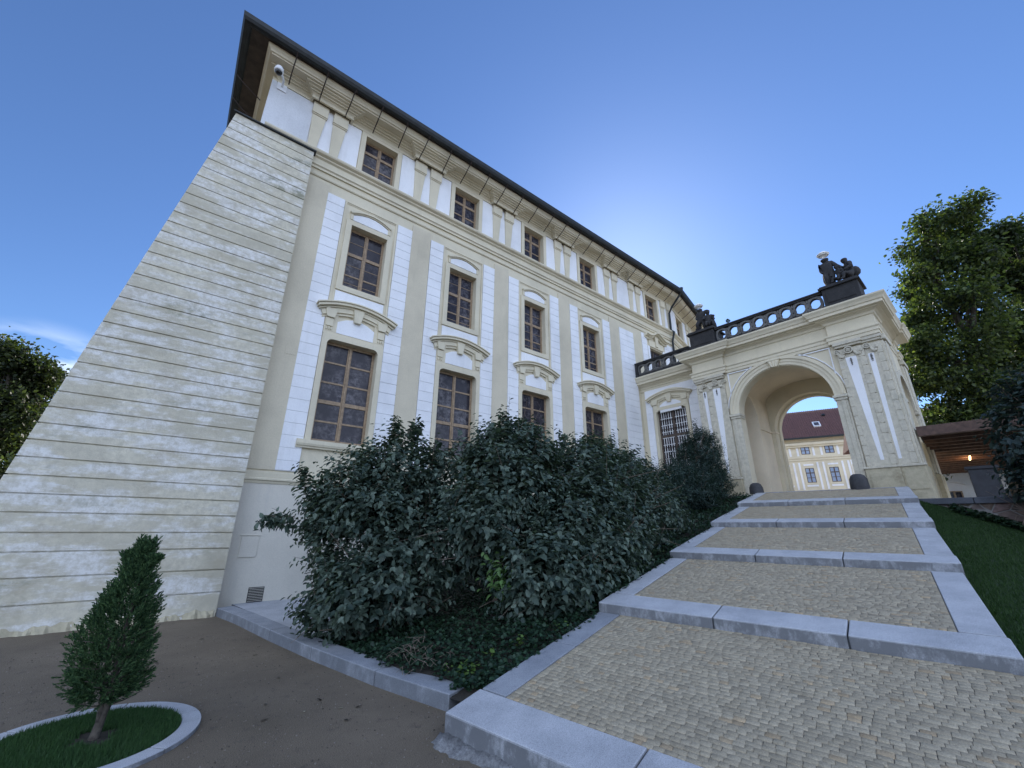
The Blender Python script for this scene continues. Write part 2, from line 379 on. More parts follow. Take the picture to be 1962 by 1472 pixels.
def tints(n, lo, hi, per=6, rs=NP, mask=None, alt=None):
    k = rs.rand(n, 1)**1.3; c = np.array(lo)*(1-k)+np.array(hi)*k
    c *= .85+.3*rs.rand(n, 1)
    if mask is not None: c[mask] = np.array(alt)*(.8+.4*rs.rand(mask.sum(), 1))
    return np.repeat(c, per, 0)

# ------------------------------------------------------------ ground and terrace
E0 = np.array([2.10, 3.48]); SA = AZ-R(41.38); SD = np.array([math.cos(SA), math.sin(SA)]); SV = np.array([SD[1], -SD[0]])
def st(u, v, z): q = E0+SD*u+SV*v; return (q[0], q[1], z)
def uvof(x, y): q = np.stack([np.asarray(x, float)-E0[0], np.asarray(y, float)-E0[1]], -1); return q@SD, q@SV
TERR = 2.66
def bedz(x, y):
    u, v = uvof(x, y); z = .06+np.clip(u-.45*np.maximum(0, -v-1.5), 0, 12.2)*.212
    return z-.02+.025*np.sin(np.asarray(x)*3.1)*np.cos(np.asarray(y)*2.3)
mb = MB(); mb.add([(-600, -600, 0), (600, -600, 0), (600, 600, 0), (-600, 600, 0)], [(0, 1, 2, 3)])
props(build('ground', mb, M['gravel']), kind='structure', label='brown compacted gravel ground')
mb = MB()
a = [st(12.25, 3.4, 0), st(260, 3.4, 0), st(260, -90, 0), st(12.25, -90, 0)]
mb.hexa([(*q[:2], -.5) for q in a]+[(*q[:2], TERR) for q in a])
a = [st(11.16, 90, 0), st(260, 90, 0), st(260, 3.402, 0), st(11.16, 3.402, 0)]
mb.hexa([(*q[:2], -.5) for q in a]+[(*q[:2], 2.22) for q in a])
props(build('terrace', mb, M['yard']), kind='structure', label='raised gravel courtyard level behind the gateway')
# planting bed as a sloped sheet
CURB = [(1.10, 10.33), (1.31, 9.33), (1.55, 7.79), (1.81, 6.36), (2.11, 4.97), (2.40, 3.93)]
def curbx(y):
    ys = [p[1] for p in CURB][::-1]; xs = [p[0] for p in CURB][::-1]; return np.interp(y, ys, xs)
mb = MB(); ny, nx = 40, 60; vs = []
for j in range(ny+1):
    for i in range(nx+1):
        tt = (i/nx)**1.3
        if True:
            q0 = np.array([0, 0.]); yb = 10.74
            # from the stair side (v=.05) to the facade
            x = 1.2+tt*13.4
            ylo = E0[1]+(x-E0[0])*math.tan(SA)-.1
            if x < 2.45: ylo = np.interp(x, [p[0] for p in CURB], [p[1] for p in CURB])+.1 if x < 2.40 else 3.93
            y = ylo+(yb-ylo)*j/ny
        vs.append((x+.0, y, float(bedz(x, y))))
fs = [(j*(nx+1)+i, j*(nx+1)+i+1, (j+1)*(nx+1)+i+1, (j+1)*(nx+1)+i) for j in range(ny) for i in range(nx)]
mb.add(vs, fs); props(build('planting_bed', mb, M['soil'], smooth=True), kind='structure', label='dark sloping planting bed between palace and stairway')
# light paving strip along the foot of the palace
mb = MB(); mb.add([(1.3, 9.75, .135), (2.95, 9.9, .2), (4.2, 10.2, .6), (4.2, 10.74, .62), (1.25, 10.74, .135)], [(0, 1, 2, 3, 4)])
mb2 = MB(); mb2.hexa([(1.98, 6.95, -.02), (2.5, 7.0, .0), (3.9, 10.74, .0), (1.38, 10.74, -.02), (1.98, 6.95, .125), (2.5, 7.0, .13), (3.9, 10.74, .14), (1.38, 10.74, .125)])
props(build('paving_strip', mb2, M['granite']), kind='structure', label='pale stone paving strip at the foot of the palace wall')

# ------------------------------------------------------------ stairway
stairs = thing('stepped_ramp', st(0, 1.77, 0), 'broad stepped ramp of small tan setts framed in pale granite kerbs, rising to the arch', 'stairway')
VW = 3.55; VWN = VW; RISE = .525
setts_lo, setts_hi = np.array([.35, .295, .205]), np.array([.44, .375, .265])
for i in range(5):
    VW = 4.6 if i == 0 else VWN
    u0 = 2.5*i; u1 = u0+(2.5 if i < 4 else 2.35); zf = .19+RISE*i; ze = zf+(RISE-.11)*(u1-u0)/2.5
    def zz(u): return zf+(ze-zf)*(u-u0)/(u1-u0)
    # base slab (the step itself) under the setts
    mb = MB(); g = .015
    mb.hexa([st(u0+.05, .05, 0), st(u1+.3, .05, 0), st(u1+.3, VW-.05, 0), st(u0+.05, VW-.05, 0), st(u0+.05, .05, zz(u0)-.05), st(u1+.3, .05, zz(u1+.3)-.05), st(u1+.3, VW-.05, zz(u1+.3)-.05), st(u0+.05, VW-.05, zz(u0)-.05)])
    step = build('step', mb, M['kerbdark'], stairs)
    # setts
    V = []; C = []; uu = u0+.405; va, vb = .285, VW-.285
    row = 0
    while uu < u1-.01:
        d = min(.043+rnd.random()*.010, u1-uu)
        if d < .03: break
        vv = va; wob = [rnd.uniform(-.008, .008) for _ in range(3)]
        while vv < vb-.01:
            wdt = min(rnd.uniform(.052, .095), vb-vv)
            if vb-vv-wdt < .035: wdt = vb-vv
            j = rnd.choice((.0004, .0006, .0012, .0026)); h = rnd.uniform(-.0014, .0012)-(.004 if rnd.random() < .04 else 0); tl = rnd.uniform(-.001, .001); sh = .007*math.sin(vv*7+row*.4)+wob[int(vv*3) % 3]*.6+rnd.uniform(-.004, .004)
            ua, ub, v0, v1 = uu+sh*.8+j, uu+d+sh*.8-j*.4, vv+j, vv+wdt-j
            ua = max(ua, u0+.402); ub = min(ub, u1-.002)
            if ub-ua < .02: vv += wdt; continue
            top = [st(ua+.0025, v0+.0025, zz(ua)+h+tl), st(ub-.0025, v0+.0025, zz(ub)+h-tl), st(ub-.0025, v1-.0025, zz(ub)+h-tl), st(ua+.0025, v1-.0025, zz(ua)+h+tl)]
            bot = [st(ua, v0, zz(ua)+h-.002), st(ub, v0, zz(ub)+h-.002), st(ub, v1, zz(ub)+h-.002), st(ua, v1, zz(ua)+h-.002)]
            low = [st(ua, v0, zz(ua)-.045), st(ub, v0, zz(ub)-.045), st(ub, v1, zz(ub)-.045), st(ua, v1, zz(ua)-.045)]
            V += low+bot+top; k = rnd.random()**1.2; c = setts_lo*(1-k)+setts_hi*k
            if rnd.random() < .05: c = c*np.array([1.06, .96, .86])
            if rnd.random() < .07: c = c*.85
            C += [c]*12; vv += wdt
        uu += d; row += 1
    V = np.array(V); nn = len(V)//12; b = np.arange(nn)[:, None]*12
    qs = [[8, 9, 10, 11]]+[[k, (k+1) % 4, 4+(k+1) % 4, 4+k] for k in range(4)]+[[4+k, 4+(k+1) % 4, 8+(k+1) % 4, 8+k] for k in range(4)]
    Fq = np.concatenate([b+np.array([q]) for q in qs], 0)
    npmesh('sett_paving', V, Fq, M['sett'], np.array(C), step)
    mb = MB(); mb.add([st(u0+.4, .28, zz(u0+.4)-.007), st(u1, .28, zz(u1)-.007), st(u1, VW-.28, zz(u1)-.007), st(u0+.4, VW-.28, zz(u0+.4)-.007)], [(0, 3, 2, 1)])
    build('joint_sand', mb, M['joint'], step)
    # front kerb stones
    cuts = {0: [-.02, 1.54, 2.62, 3.6, VW+.02], 1: [-.02, 1.37, 2.52, VW+.02], 2: [-.02, 1.32, 2.41, VW+.02], 3: [-.02, 1.25, 2.35, VW+.02], 4: [-.02, 1.15, 2.3, VW+.02]}[i]
    for a, b in zip(cuts[:-1], cuts[1:]):
        mb = MB(); jj = .005; zt = zf+.004
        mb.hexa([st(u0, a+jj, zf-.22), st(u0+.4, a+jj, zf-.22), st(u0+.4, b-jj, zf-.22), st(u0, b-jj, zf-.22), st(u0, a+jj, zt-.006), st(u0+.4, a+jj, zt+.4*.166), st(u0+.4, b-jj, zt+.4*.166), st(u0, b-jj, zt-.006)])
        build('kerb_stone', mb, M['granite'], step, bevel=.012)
    for (va, vb) in ((0, .28), (VW-.28, VW)):
        cu = [u0+.405, u0+1.35, u1-.01] if i else [u0+.405, u0+1.5, u1-.01]
        for a, b in zip(cu[:-1], cu[1:]):
            mb = MB()
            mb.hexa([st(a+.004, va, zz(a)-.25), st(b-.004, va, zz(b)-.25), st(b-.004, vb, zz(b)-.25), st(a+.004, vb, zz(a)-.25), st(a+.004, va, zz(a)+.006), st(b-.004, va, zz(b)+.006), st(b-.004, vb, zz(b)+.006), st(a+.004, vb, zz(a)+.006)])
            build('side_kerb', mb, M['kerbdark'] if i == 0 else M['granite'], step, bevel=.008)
VW = VWN
# landing before the arch
mb = MB(); mb.hexa([st(12.36, .02, 2.3), st(12.7, .02, 2.3), st(12.7, VW-.02, 2.3), st(12.36, VW-.02, 2.3), st(12.36, .02, 2.70), st(12.7, .02, 2.70), st(12.7, VW-.02, 2.70), st(12.36, VW-.02, 2.70)])
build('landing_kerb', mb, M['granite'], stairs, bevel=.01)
# rough mortar foundation lump under the lowest kerb
mb = MB(); vs = []; nu = 46
for k in range(nu+1):
    v = -.06+k/nu*1.6; o = .045+.05*math.exp(-((v-.1)/.35)**2)+.02*math.sin(v*9)+.014*math.sin(v*31)+.01*math.sin(v*67)
    vs += [st(.0, v, .055+.01*math.sin(v*14)+.006*math.sin(v*47)), st(-o*.75, v, .018+.012*math.sin(v*23)+.008*math.sin(v*59)), st(-o-.02, v, .004), st(-o-.02, v, -.03), st(.05, v, -.03)]
fs = [(k*5+j, k*5+(j+1) % 5, (k+1)*5+(j+1) % 5, (k+1)*5+j) for k in range(nu) for j in range(5)]
mb.add(vs, fs+[(0, 1, 2, 3, 4), tuple(nu*5+j for j in range(5))]); build('mortar_footing', mb, M['concrete'], stairs, smooth=True)

# curb along the bed: every stone a part
curb = thing('bed_curb', (1.7, 7.2, 0), 'low curved granite curb between the gravel and the planting bed', 'curb')
pts = [np.array(p) for p in CURB]; cs = np.array([[curbx(y), y] for y in np.linspace(10.33, 3.93, 60)])
seg = np.r_[0, np.cumsum(np.linalg.norm(np.diff(cs, axis=0), axis=1))]
cutl = [0, .82, 1.65, 2.62, 4.0, 5.42, seg[-1]]
def cp(l): return np.array([np.interp(l, seg, cs[:, 0]), np.interp(l, seg, cs[:, 1])])
for a, b in zip(cutl[:-1], cutl[1:]):
    mb = MB(); n = 6; vs = []
    for k in range(n+1):
        l = a+.006+(b-a-.012)*k/n; p = cp(l); t = cp(min(l+.05, seg[-1]))-cp(max(l-.05, 0)); t /= np.linalg.norm(t); nn = np.array([-t[1], t[0]])
        zt = .14+.0*l; q = p+nn*.27
        vs += [(*p, -.05), (*p, zt), (*q, zt+.006), (*q, -.05)]
    fs = [(k*4+j, k*4+(j+1) % 4, (k+1)*4+(j+1) % 4, (k+1)*4+j) for k in range(n) for j in range(4)]+[(0, 1, 2, 3), tuple(n*4+j for j in range(4))]
    mb.add(vs, fs); build('curb_stone', mb, M['kerbdark'], curb, bevel=.01)

# ------------------------------------------------------------ the palace
FY = 10.75; BX = 19.8; TURN = R(12.5)
A = FR((0, FY), 0.0); B = FR((BX, FY), TURN)
palace = thing('palace', (0, FY, 0), 'long three-storey cream and white baroque palace with a battered corner buttress and dark eaves', 'palace')
LEFT = -.28
WC = [2.98+3.31*k for k in range(4)]; C5 = 18.0
wins = []     # (s0,s1,z0,z1)
for c in WC:
    wins += [(c-.68, c+.68, 3.57, 6.27), (c-.54, c+.54, 7.94, 9.98), (c-.53, c+.53, 12.04, 13.48)]
wins += [(C5-.53, C5+.53, 12.04, 13.48), (C5-.6, C5+.6, 7.9, 10.36)]
def wall_holes(mb, f, s0, s1, z0, z1, holes, rev=.26):
    ss = sorted({s0, s1, *[h[0] for h in holes], *[h[1] for h in holes]}); zs = sorted({z0, z1, *[h[2] for h in holes], *[h[3] for h in holes]})
    for a, b in zip(ss[:-1], ss[1:]):
        for c, d in zip(zs[:-1], zs[1:]):
            m, n = (a+b)/2, (c+d)/2
            if any(h[0] < m < h[1] and h[2] < n < h[3] for h in holes): continue
            mb.add([f.p(a, 0, c), f.p(b, 0, c), f.p(b, 0, d), f.p(a, 0, d)], [(0, 1, 2, 3)])
    for a, b, c, d in holes:
        q = [(a, c), (b, c), (b, d), (a, d)]
        for i in range(4):
            p, r_ = q[i], q[(i+1) % 4]
            mb.add([f.p(p[0], 0, p[1]), f.p(p[0], -rev, p[1]), f.p(r_[0], -rev, r_[1]), f.p(r_[0], 0, r_[1])], [(0, 1, 2, 3)])
mb = MB(); wall_holes(mb, A, LEFT, BX, -.2, 14.1, wins)
LB = 16
p2 = np.array(B.p(LB, 0, 0))[:2]
bw = [(1.2, 2.26, 12.04, 13.48), (4.5, 5.56, 12.04, 13.48), (7.8, 8.86, 12.04, 13.48)]
wall_holes(mb, B, 0, LB, -.2, 14.1, bw)
mb.add([(LEFT, FY, -.2), (LEFT, 26, -.2), (LEFT, 26, 14.1), (LEFT, FY, 14.1)], [(0, 1, 2, 3)])
bk = p2+np.array(B.n[:2])*-14
mb.add([(p2[0], p2[1], -.2), (bk[0], bk[1], -.2), (bk[0], bk[1], 14.1), (p2[0], p2[1], 14.1)], [(0, 1, 2, 3)])
mb.add([(LEFT, 26, -.2), (bk[0], bk[1], -.2), (bk[0], bk[1], 14.1), (LEFT, 26, 14.1)], [(0, 1, 2, 3)])
# interior blocker so no light leaks in behind the panes
mb.add([(LEFT+.05, FY+.5, 0), (BX, FY+.5, 0), (BX, FY+.5, 14), (LEFT+.05, FY+.5, 14)], [(0, 1, 2, 3)])
build('wall', mb, M['cream'], palace)
mb = MB(); A.box(mb, .9, 15.9, .0, .012, -.2, 2.5); build('wall_base', mb, M['base'], palace)
# recessed centre fields use coarse render
mb = MB()
for c in [WC[0]-1.62]+[c+1.655 for c in WC]: A.box(mb, max(c-.33, .95), c+.33, .0, .03, 2.8, 10.98)
build('pier_strip', mb, M['cream_d'], palace)

# white rusticated strips, block by block
def rustic(f, s0, s1, z0, z1, h=.296, name='rusticated_strip', par=None, d=.045):
    mb = MB(); z = z1
    while z > z0+.02:
        zb = max(z0, z-h); f.box(mb, s0, s1, 0, d, zb+.014, z); z -= h
    f.box(mb, s0+.004, s1-.004, 0, d-.014, z0, z1)
    return build(name, mb, M['white'], par or palace, bevel=.004)
for c in WC:
    rustic(A, c-1.31, c-.83, 2.80, 10.72); rustic(A, c+.83, c+1.32, 2.80, 10.72)
rustic(A, 14.97, 16.05, 2.8, 10.72); rustic(A, 16.78, 17.2, 2.8, 11.02); rustic(A, 18.82, 19.7, 2.8, 10.95)
rustic(B, .3, .75, 6, 10.9); rustic(B, 2.7, 3.3, 6, 10.9)

# string course, frieze lines and the band between storeys
path = [(LEFT+.1, FY-.0), (BX, FY), tuple(p2)]
def band(name, prof, mat='trim', pth=path, par=None):
    mb = MB(); sweep(mb, pth, prof, left=False); return build(name, mb, M[mat], par or palace)
band('string_course', [(0, 2.50), (.03, 2.50), (.045, 2.55), (.075, 2.57), (.075, 2.60), (.05, 2.62), (.05, 2.74), (.02, 2.76), (0, 2.76)], 'cream')
band('frieze_line', [(0, 11.10), (.03, 11.10), (.05, 11.13), (.05, 11.17), (0, 11.17)], 'cream')
band('storey_band', [(0, 11.35), (.05, 11.35), (.05, 11.42), (.09, 11.45), (.09, 11.50), (.06, 11.52), (.06, 11.68), (.12, 11.72), (.12, 11.76), (.20, 11.80), (.22, 11.84), (.22, 11.88), (.03, 11.90), (0, 11.90)], 'cream')
# upper storey white fields
mb = MB()
edges = [LEFT]
mq = MB(); A.box(mq, LEFT, .86, 0, .03, 11.92, 13.62); build('rough_plaster_field', mq, M['rough'], palace)
pil = [1.33+3.31*k for k in range(5)]
for k, c in enumerate(WC):
    mb.cut(); A.box(mb, pil[k] if k else .87, c-.70, 0, .02, 11.92, 13.62); mb.cut(); A.box(mb, c+.70, pil[k+1]-.001, 0, .02, 11.92, 13.62)
mb.cut(); A.box(mb, pil[4], 16.499, 0, .02, 11.92, 13.62); mb.cut(); A.box(mb, 16.5, C5-.70, 0, .02, 11.92, 13.62); mb.cut(); A.box(mb, C5+.70, 19.75, 0, .02, 11.92, 13.62)
mb.cut(); B.box(mb, .02, 1.0, 0, .02, 11.92, 13.62); mb.cut(); B.box(mb, 2.4, 4.3, 0, .02, 11.92, 13.62)
build('white_field', mb, M['white'], palace)
# paired tapering pilasters with block capitals
def pair(f, m):
    mb = MB()
    for sg in (-1, 1):
        a0, a1 = (m-.50, m-.07) if sg < 0 else (m+.09, m+.52)
        f.box(mb, a0, a1, 0, .11, 13.22, 13.62); f.box(mb, a0+.015, a1-.015, .0, .085, 13.18, 13.22)
        f.box(mb, a0+.02, a1-.03, 0, .06, 11.9, 13.18, a0+.07, a1-.14)
    build('paired_pilaster', mb, M['cream'], palace, bevel=.005)
for m in pil+[16.48, 19.35]: pair(A, m)
pair(B, 3.35); pair(B, 6.6)
# main entablature, breaking forward over the pilaster pairs
EB = [(0, 13.60), (.06, 13.60), (.06, 13.64), (.03, 13.66), (.05, 13.71), (.10, 13.76), (.15, 13.765), (.15, 13.80), (.22, 13.81), (.22, 13.845), (.30, 13.855), (.30, 13.90), (0, 13.90)]
pth = [(-.10, FY+3), (-.10, FY)]
brks = [(m-.54, m+.56) for m in pil+[16.48]]
for a, b in brks: pth += [(a, FY), (a, FY-.17), (b, FY-.17), (b, FY)]
pth += [(BX, FY), tuple(p2)]
pth2 = pth
band('entablature', EB, 'cream', pth)
cpth = [(LEFT, FY+12), (LEFT, FY), (BX, FY), tuple(p2)]; kpth = [(.10, FY+12), (.10, FY), (BX, FY), tuple(p2)]
band('cornice', [(0, 13.90), (.54, 13.90), (.54, 13.94), (.58, 13.95), (.60, 14.0), (.66, 14.07), (.66, 14.12), (0, 14.12)], 'cream', kpth)
band('eaves_soffit', [(.1, 14.124), (.80, 14.16), (.80, 14.20), (.1, 14.20)], 'soffit', cpth)
gp = [(.80+.075*math.cos(R(t)), 14.26+.075*math.sin(R(t))*1.2) for t in range(150, 400, 25)]
band('gutter', [(.68, 14.17), (.735, 14.115), (.80, 14.09), (.87, 14.11), (.915, 14.18), (.93, 14.31), (.90, 14.31), (.72, 14.26)], 'copper', cpth)
# hipped roof behind the eaves
mb = MB(); o = .78; bb = np.array(B.n[:2])
g0 = (LEFT-o, FY-o, 14.24); g1 = (BX+.1, FY-o, 14.24); g2 = (*(p2+bb*o), 14.24)
r0 = (LEFT+5.5, FY+6.5, 18.2); r1 = (BX-.6, FY+6.5, 18.2); r2 = (*(p2-bb*6.5), 18.2); g3 = (LEFT-o, 26, 14.24); g4 = (*(p2-bb*14), 14.24)
mb.add([g0, g1, g2, r0, r1, r2, g3, g4], [(0, 1, 4, 3), (1, 2, 5, 4), (0, 3, 6), (3, 4, 5, 7, 6), (2, 7, 5)])
build('roof', mb, M['tiles'], palace)
# iron stays from the gutter back to the frieze
def stay(f, s, lean=0.0):
    mb = MB(); mb.tube([f.p(s, .90, 14.28), f.p(s, .86, 14.13), f.p(s-.01+lean, .74, 13.98), f.p(s-.02+lean, .52, 13.80), f.p(s-.03+lean*1.4, .30, 13.66), f.p(s-.03+lean*1.6, .17, 13.58)], .017, 5)
    mb.tube([f.p(s, .83, 14.06), f.p(s+.09, .72, 14.05), f.p(s+.10, .68, 14.12)], .009, 4); build('gutter_stay', mb, M['iron'], palace)
s = .12
while s < BX-.1: stay(A, s, rnd.uniform(-.03, .03)); s += .828
for k in range(12): stay(B, .35+.83*k)
G2 = FR((LEFT, FY), math.pi/2, True)
for k in range(3): stay(G2, .9+.9*k)

# ---- windows
def sash(f, c, z0, z1, hw, name, par, rows, thick, wood='wood', glassm='glass', d=-.17, fw=.07, thin=()):
    mb = MB(); H = z1-z0
    f.box(mb, c-hw, c-hw+fw, d-.06, d, z0, z1); f.box(mb, c+hw-fw, c+hw, d-.06, d, z0, z1)
    f.box(mb, c-hw+fw, c+hw-fw, d-.06, d, z1-fw, z1); f.box(mb, c-hw+fw, c+hw-fw, d-.06, d, z0, z0+fw*1.2)
    f.box(mb, c-.055, c+.055, d-.06, d-.004, z0+fw*1.2, z1-fw); f.box(mb, c-.022, c+.022, d-.01, d+.02, z0+fw*1.2, z1-fw)
    for i, r_ in enumerate(rows):
        t = .05 if i in thick else .024; z = z0+H*r_
        for a, b in ((c-hw+fw, c-.055), (c+.055, c+hw-fw)): f.box(mb, a, b, d-.05, d-(.003 if i in thick else .012), z-t, z+t)
    for r_ in thin:
        z = z0+H*r_
        for a, b in ((c-hw+fw, c-.055), (c+.055, c+hw-fw)): f.box(mb, a, b, d-.04, d-.02, z-.009, z+.009)
    wo = build(name, mb, M[wood], par, bevel=.004)
    for a, b in ((c-hw+fw*.6, c-.02), (c+.02, c+hw-fw*.6)):
        mb = MB(); f.box(mb, a, b, d-.045, d-.03, z0+.04, z1-.04); build('pane', mb, M[glassm], wo)
    return wo
def ring_rect(f, mb, s0, s1, z0, z1, w_, d0, d1):
    f.box(mb, s0-w_, s0, d0, d1, z0-w_, z1+w_); f.box(mb, s1, s1+w_, d0, d1, z0-w_, z1+w_)
    f.box(mb, s0, s1, d0, d1, z1, z1+w_); f.box(mb, s0, s1, d0, d1, z0-w_, z0)
def rounded_surround(f, mb, c, hw, z0, z1, w_, d0, d1, r_=.14):
    inn = [(c+hw, z0)]+arc(c+hw-r_, z1-r_, r_, 0, 90, 5)+arc(c-hw+r_, z1-r_, r_, 90, 180, 5)+[(c-hw, z0)]
    out = [(c+hw+w_, z0)]+[(c+hw+w_, z1+w_*.5)]*3+[(c+hw+w_*.9, z1+w_*.9)]+[(c+hw*.5, z1+w_)]*2+[(c-hw*.5, z1+w_)]*2+[(c-hw-w_*.9, z1+w_*.9)]+[(c-hw-w_, z1+w_*.5)]*3+[(c-hw-w_, z0)]
    f.strip(mb, inn, out, d0, d1)
def hood(f, c, z, par, hw=1.06, rise=.24):
    """segmental hood: cornice arc, brackets, keystone, white tympanum"""
    n = 14; mb = MB()
    def top(dh): return [(c+hw*(2*i/n-1), z+dh+rise*(1-(2*i/n-1)**2)) for i in range(n+1)]
    for dh0, dh1, dd, sc_ in ((0, .045, .13, .96), (.045, .115, .21, 1.0), (.115, .15, .245, 1.03)):
        lo = [(c+(a-c)*sc_, b) for a, b in top(dh0)]; hi = [(c+(a-c)*sc_, b) for a, b in top(dh1)]
        f.strip(mb, lo[::-1], hi[::-1], 0, dd)
    # low solid upstand behind
    lo = [(c+(a-c)*.93, b) for a, b in top(.17)]; hi = [(c+(a-c)*.85, b) for a, b in top(.24)]
    f.strip(mb, lo[::-1], hi[::-1], 0, .06)
    lo = [(c+(a-c)*.86, b-.0) for a, b in top(-.13)]; hi = [(c+(a-c)*.9, b) for a, b in top(.0)]
    f.strip(mb, lo[::-1], hi[::-1], 0, .10)
    lo = [(c+(a-c)*.86, b-.0) for a, b in top(-.20)]; hi = [(c+(a-c)*.86, b) for a, b in top(-.13)]
    f.strip(mb, lo[::-1], hi[::-1], 0, .06)
    h = build('window_hood', mb, M['trim'], par)
    mb = MB()
    f.box(mb, c-.10, c+.10, .0, .17, z-.15+rise*.85, z+.02+rise, c-.075, c+.075) if False else f.poly(mb, [(c-.085, z-.14), (c+.085, z-.14), (c+.15, z+rise+.02), (c-.15, z+rise+.02)], 0, .15)
    build('keystone', mb, M['trim'], h, bevel=.008)
    for sg in (-1, 1):
        mb = MB(); x = c+sg*.70
        f.poly(mb, [(x-.10, z-.16), (x+.10, z-.16), (x+.155, z+.10), (x-.155, z+.10)], 0, .13)
        f.poly(mb, [(x-.09, z-.40), (x+.09, z-.40), (x+.10, z-.17), (x-.10, z-.17)], 0, .08)
        for q in (-.06, 0, .06): f.box(mb, x+q-.016, x+q+.016, .0, .075, z-.50, z-.42)
        build('bracket', mb, M['trim'], h, bevel=.006)
    mb = MB(); pts_ = [(c-.5, z-.54), (c+.5, z-.54)]+[(c+.5*t, z-.22+rise*.75*(1-t*t)) for t in (1, .6, .2, -.2, -.6, -1)]
    f.poly(mb, pts_, 0, .052); build('white_tympanum', mb, M['white'], h)
    return h
def lower(f, c, par, z0=3.57, z1=6.27, hw=.68, hz=7.02, sill=True):
    mb = MB(); f.box(mb, c-.83, c+.83, 0, .03, z0-.02, hz-.5+.02) if False else None
    rounded_surround(f, mb, c, hw, z0, z1, .14, 0, .065)
    f.box(mb, c-hw-.14, c+hw+.14, 0, .04, z1+.14, z1+.22)
    f.box(mb, c-hw-.14, c-.5, 0, .045, z1+.22, hz); f.box(mb, c+.5, c+hw+.14, 0, .045, z1+.22, hz)
    build('window_surround', mb, M['cream'], par)
    mb = MB()   # rounded inner corners fill
    hood(f, c, hz, par)
    if sill:
        mb = MB(); sweep(mb, [f.p(c-.98, 0, 0)[:2], f.p(c+.98, 0, 0)[:2]], [(0, z0-.2), (.08, z0-.2), (.09, z0-.16), (.12, z0-.15), (.14, z0-.1), (.14, z0-.01), (.02, z0+.012), (-.2, z0+.012), (-.2, z0-.1), (0, z0-.1)], left=(f.k < 0)); build('window_sill', mb, M['trim'], par)
def middle(f, c):
    mb = MB(); ring_rect(f, mb, c-.54, c+.54, 7.94, 9.98, .16, 0, .045)
    # raised field edges beside and lunette above
    for sg in (-1, 1):
        a = c+sg*.76; f.box(mb, min(a, a+sg*.055), max(a, a+sg*.055), 0, .025, 7.3, 10.7)
    n = 12; m1 = [(c+.60*(2*i/n-1), 10.36+.17*(1-(2*i/n-1)**2)) for i in range(n+1)]
    f.strip(mb, m1[::-1], [(c+(a-c)*1.07, b+.06) for a, b in m1][::-1], 0, .09); f.strip(mb, [(a, b-.035) for a, b in m1][::-1], m1[::-1], 0, .05)
    for sg in (-1, 1): f.box(mb, c+sg*.57-.04, c+sg*.57+.04, 0, .05, 10.16, 10.34)
    f.box(mb, c-.82, c+.82, 0, .03, 10.70, 10.735); f.box(mb, c-.82, c+.82, 0, .018, 10.66, 10.685)
    build('window_surround', mb, M['cream'], palace)
    mb = MB(); f.poly(mb, [(c-.53, 10.17), (c+.53, 10.17)]+[(c+.53*t, 10.33+.15*(1-t*t)) for t in (1, .6, .2, -.2, -.6, -1)], 0, .032)
    pz = [(c-.68, 7.36), (c+.68, 7.36), (c+.68, 7.74), (c-.68, 7.74)]
    mb.cut(); f.poly(mb, pz, 0, .03); build('white_panel', mb, M['white'], palace)
for k, c in enumerate(WC):
    lower(A, c, palace)
    sash(A, c, 3.57, 6.27, .68, 'window', palace, [.2, .39, .585, .79], [1])
    middle(A, c); sash(A, c, 7.94, 9.98, .54, 'window', palace, [.24, .585], [1], thin=[.12, .41, .79])
    mb = MB(); ring_rect(A, mb, c-.53, c+.53, 12.04, 13.48, .15, 0, .05); build('window_surround', mb, M['cream'], palace)
    sash(A, c, 12.04, 13.48, .53, 'window', palace, [.345, .70], [1])
mb = MB(); ring_rect(A, mb, C5-.53, C5+.53, 12.04, 13.48, .14, 0, .05); build('window_surround', mb, M['cream'], palace)
sash(A, C5, 12.04, 13.48, .53, 'window', palace, [.345, .70], [1])
sash(A, C5, 7.9, 10.36, .6, 'window', palace, [.33, .66], [1], wood='wooddark')
for a, b, z0, z1 in bw: sash(B, (a+b)/2, z0, z1, .53, 'window', palace, [.345, .70], [1])
# curly hood over the window beside the gateway terrace
mb = MB(); n = 24; cur = []
for i in range(n+1):
    t = 2*i/n-1; cur.append((C5-.02+.98*t, 10.84+.30*math.exp(-(t/.42)**2)+.05*math.exp(-((abs(t)-1)/.16)**2)))
for lo, hi, dd in ((0, .05, .2), (.05, .12, .30), (-.08, 0, .1)): A.strip(mb, [(a, b+lo) for a, b in cur][::-1], [(a, b+hi) for a, b in cur][::-1], 0, dd)
A.box(mb, C5-.62, C5+.62, 0, .06, 10.42, 10.76); A.poly(mb, [(C5-.1, 10.5), (C5+.1, 10.5), (C5+.15, 11.05), (C5-.15, 11.05)], 0, .12)
build('window_hood', mb, M['trim'], palace)
mb = MB(); A.box(mb, C5-.74, C5-.6, 0, .05, 7.8, 10.42); A.box(mb, C5+.6, C5+.74, 0, .05, 7.8, 10.42); build('window_surround', mb, M['white'], palace)
# downpipe at the bend
mb = MB(); q = BX-.25
mb.tube([A.p(q+.35, .87, 14.42), A.p(q+.33, .86, 14.2), A.p(q+.2, .80, 13.95), A.p(q+.05, .30, 13.3), A.p(q, .16, 13.0), A.p(q, .14, 11.95), A.p(q, .30, 11.8), A.p(q, .14, 11.3), A.p(q, .12, 8.0)], [.10, .075]+[.055]*7, 10)
build('downpipe', mb, M['copper'], palace, smooth=True)
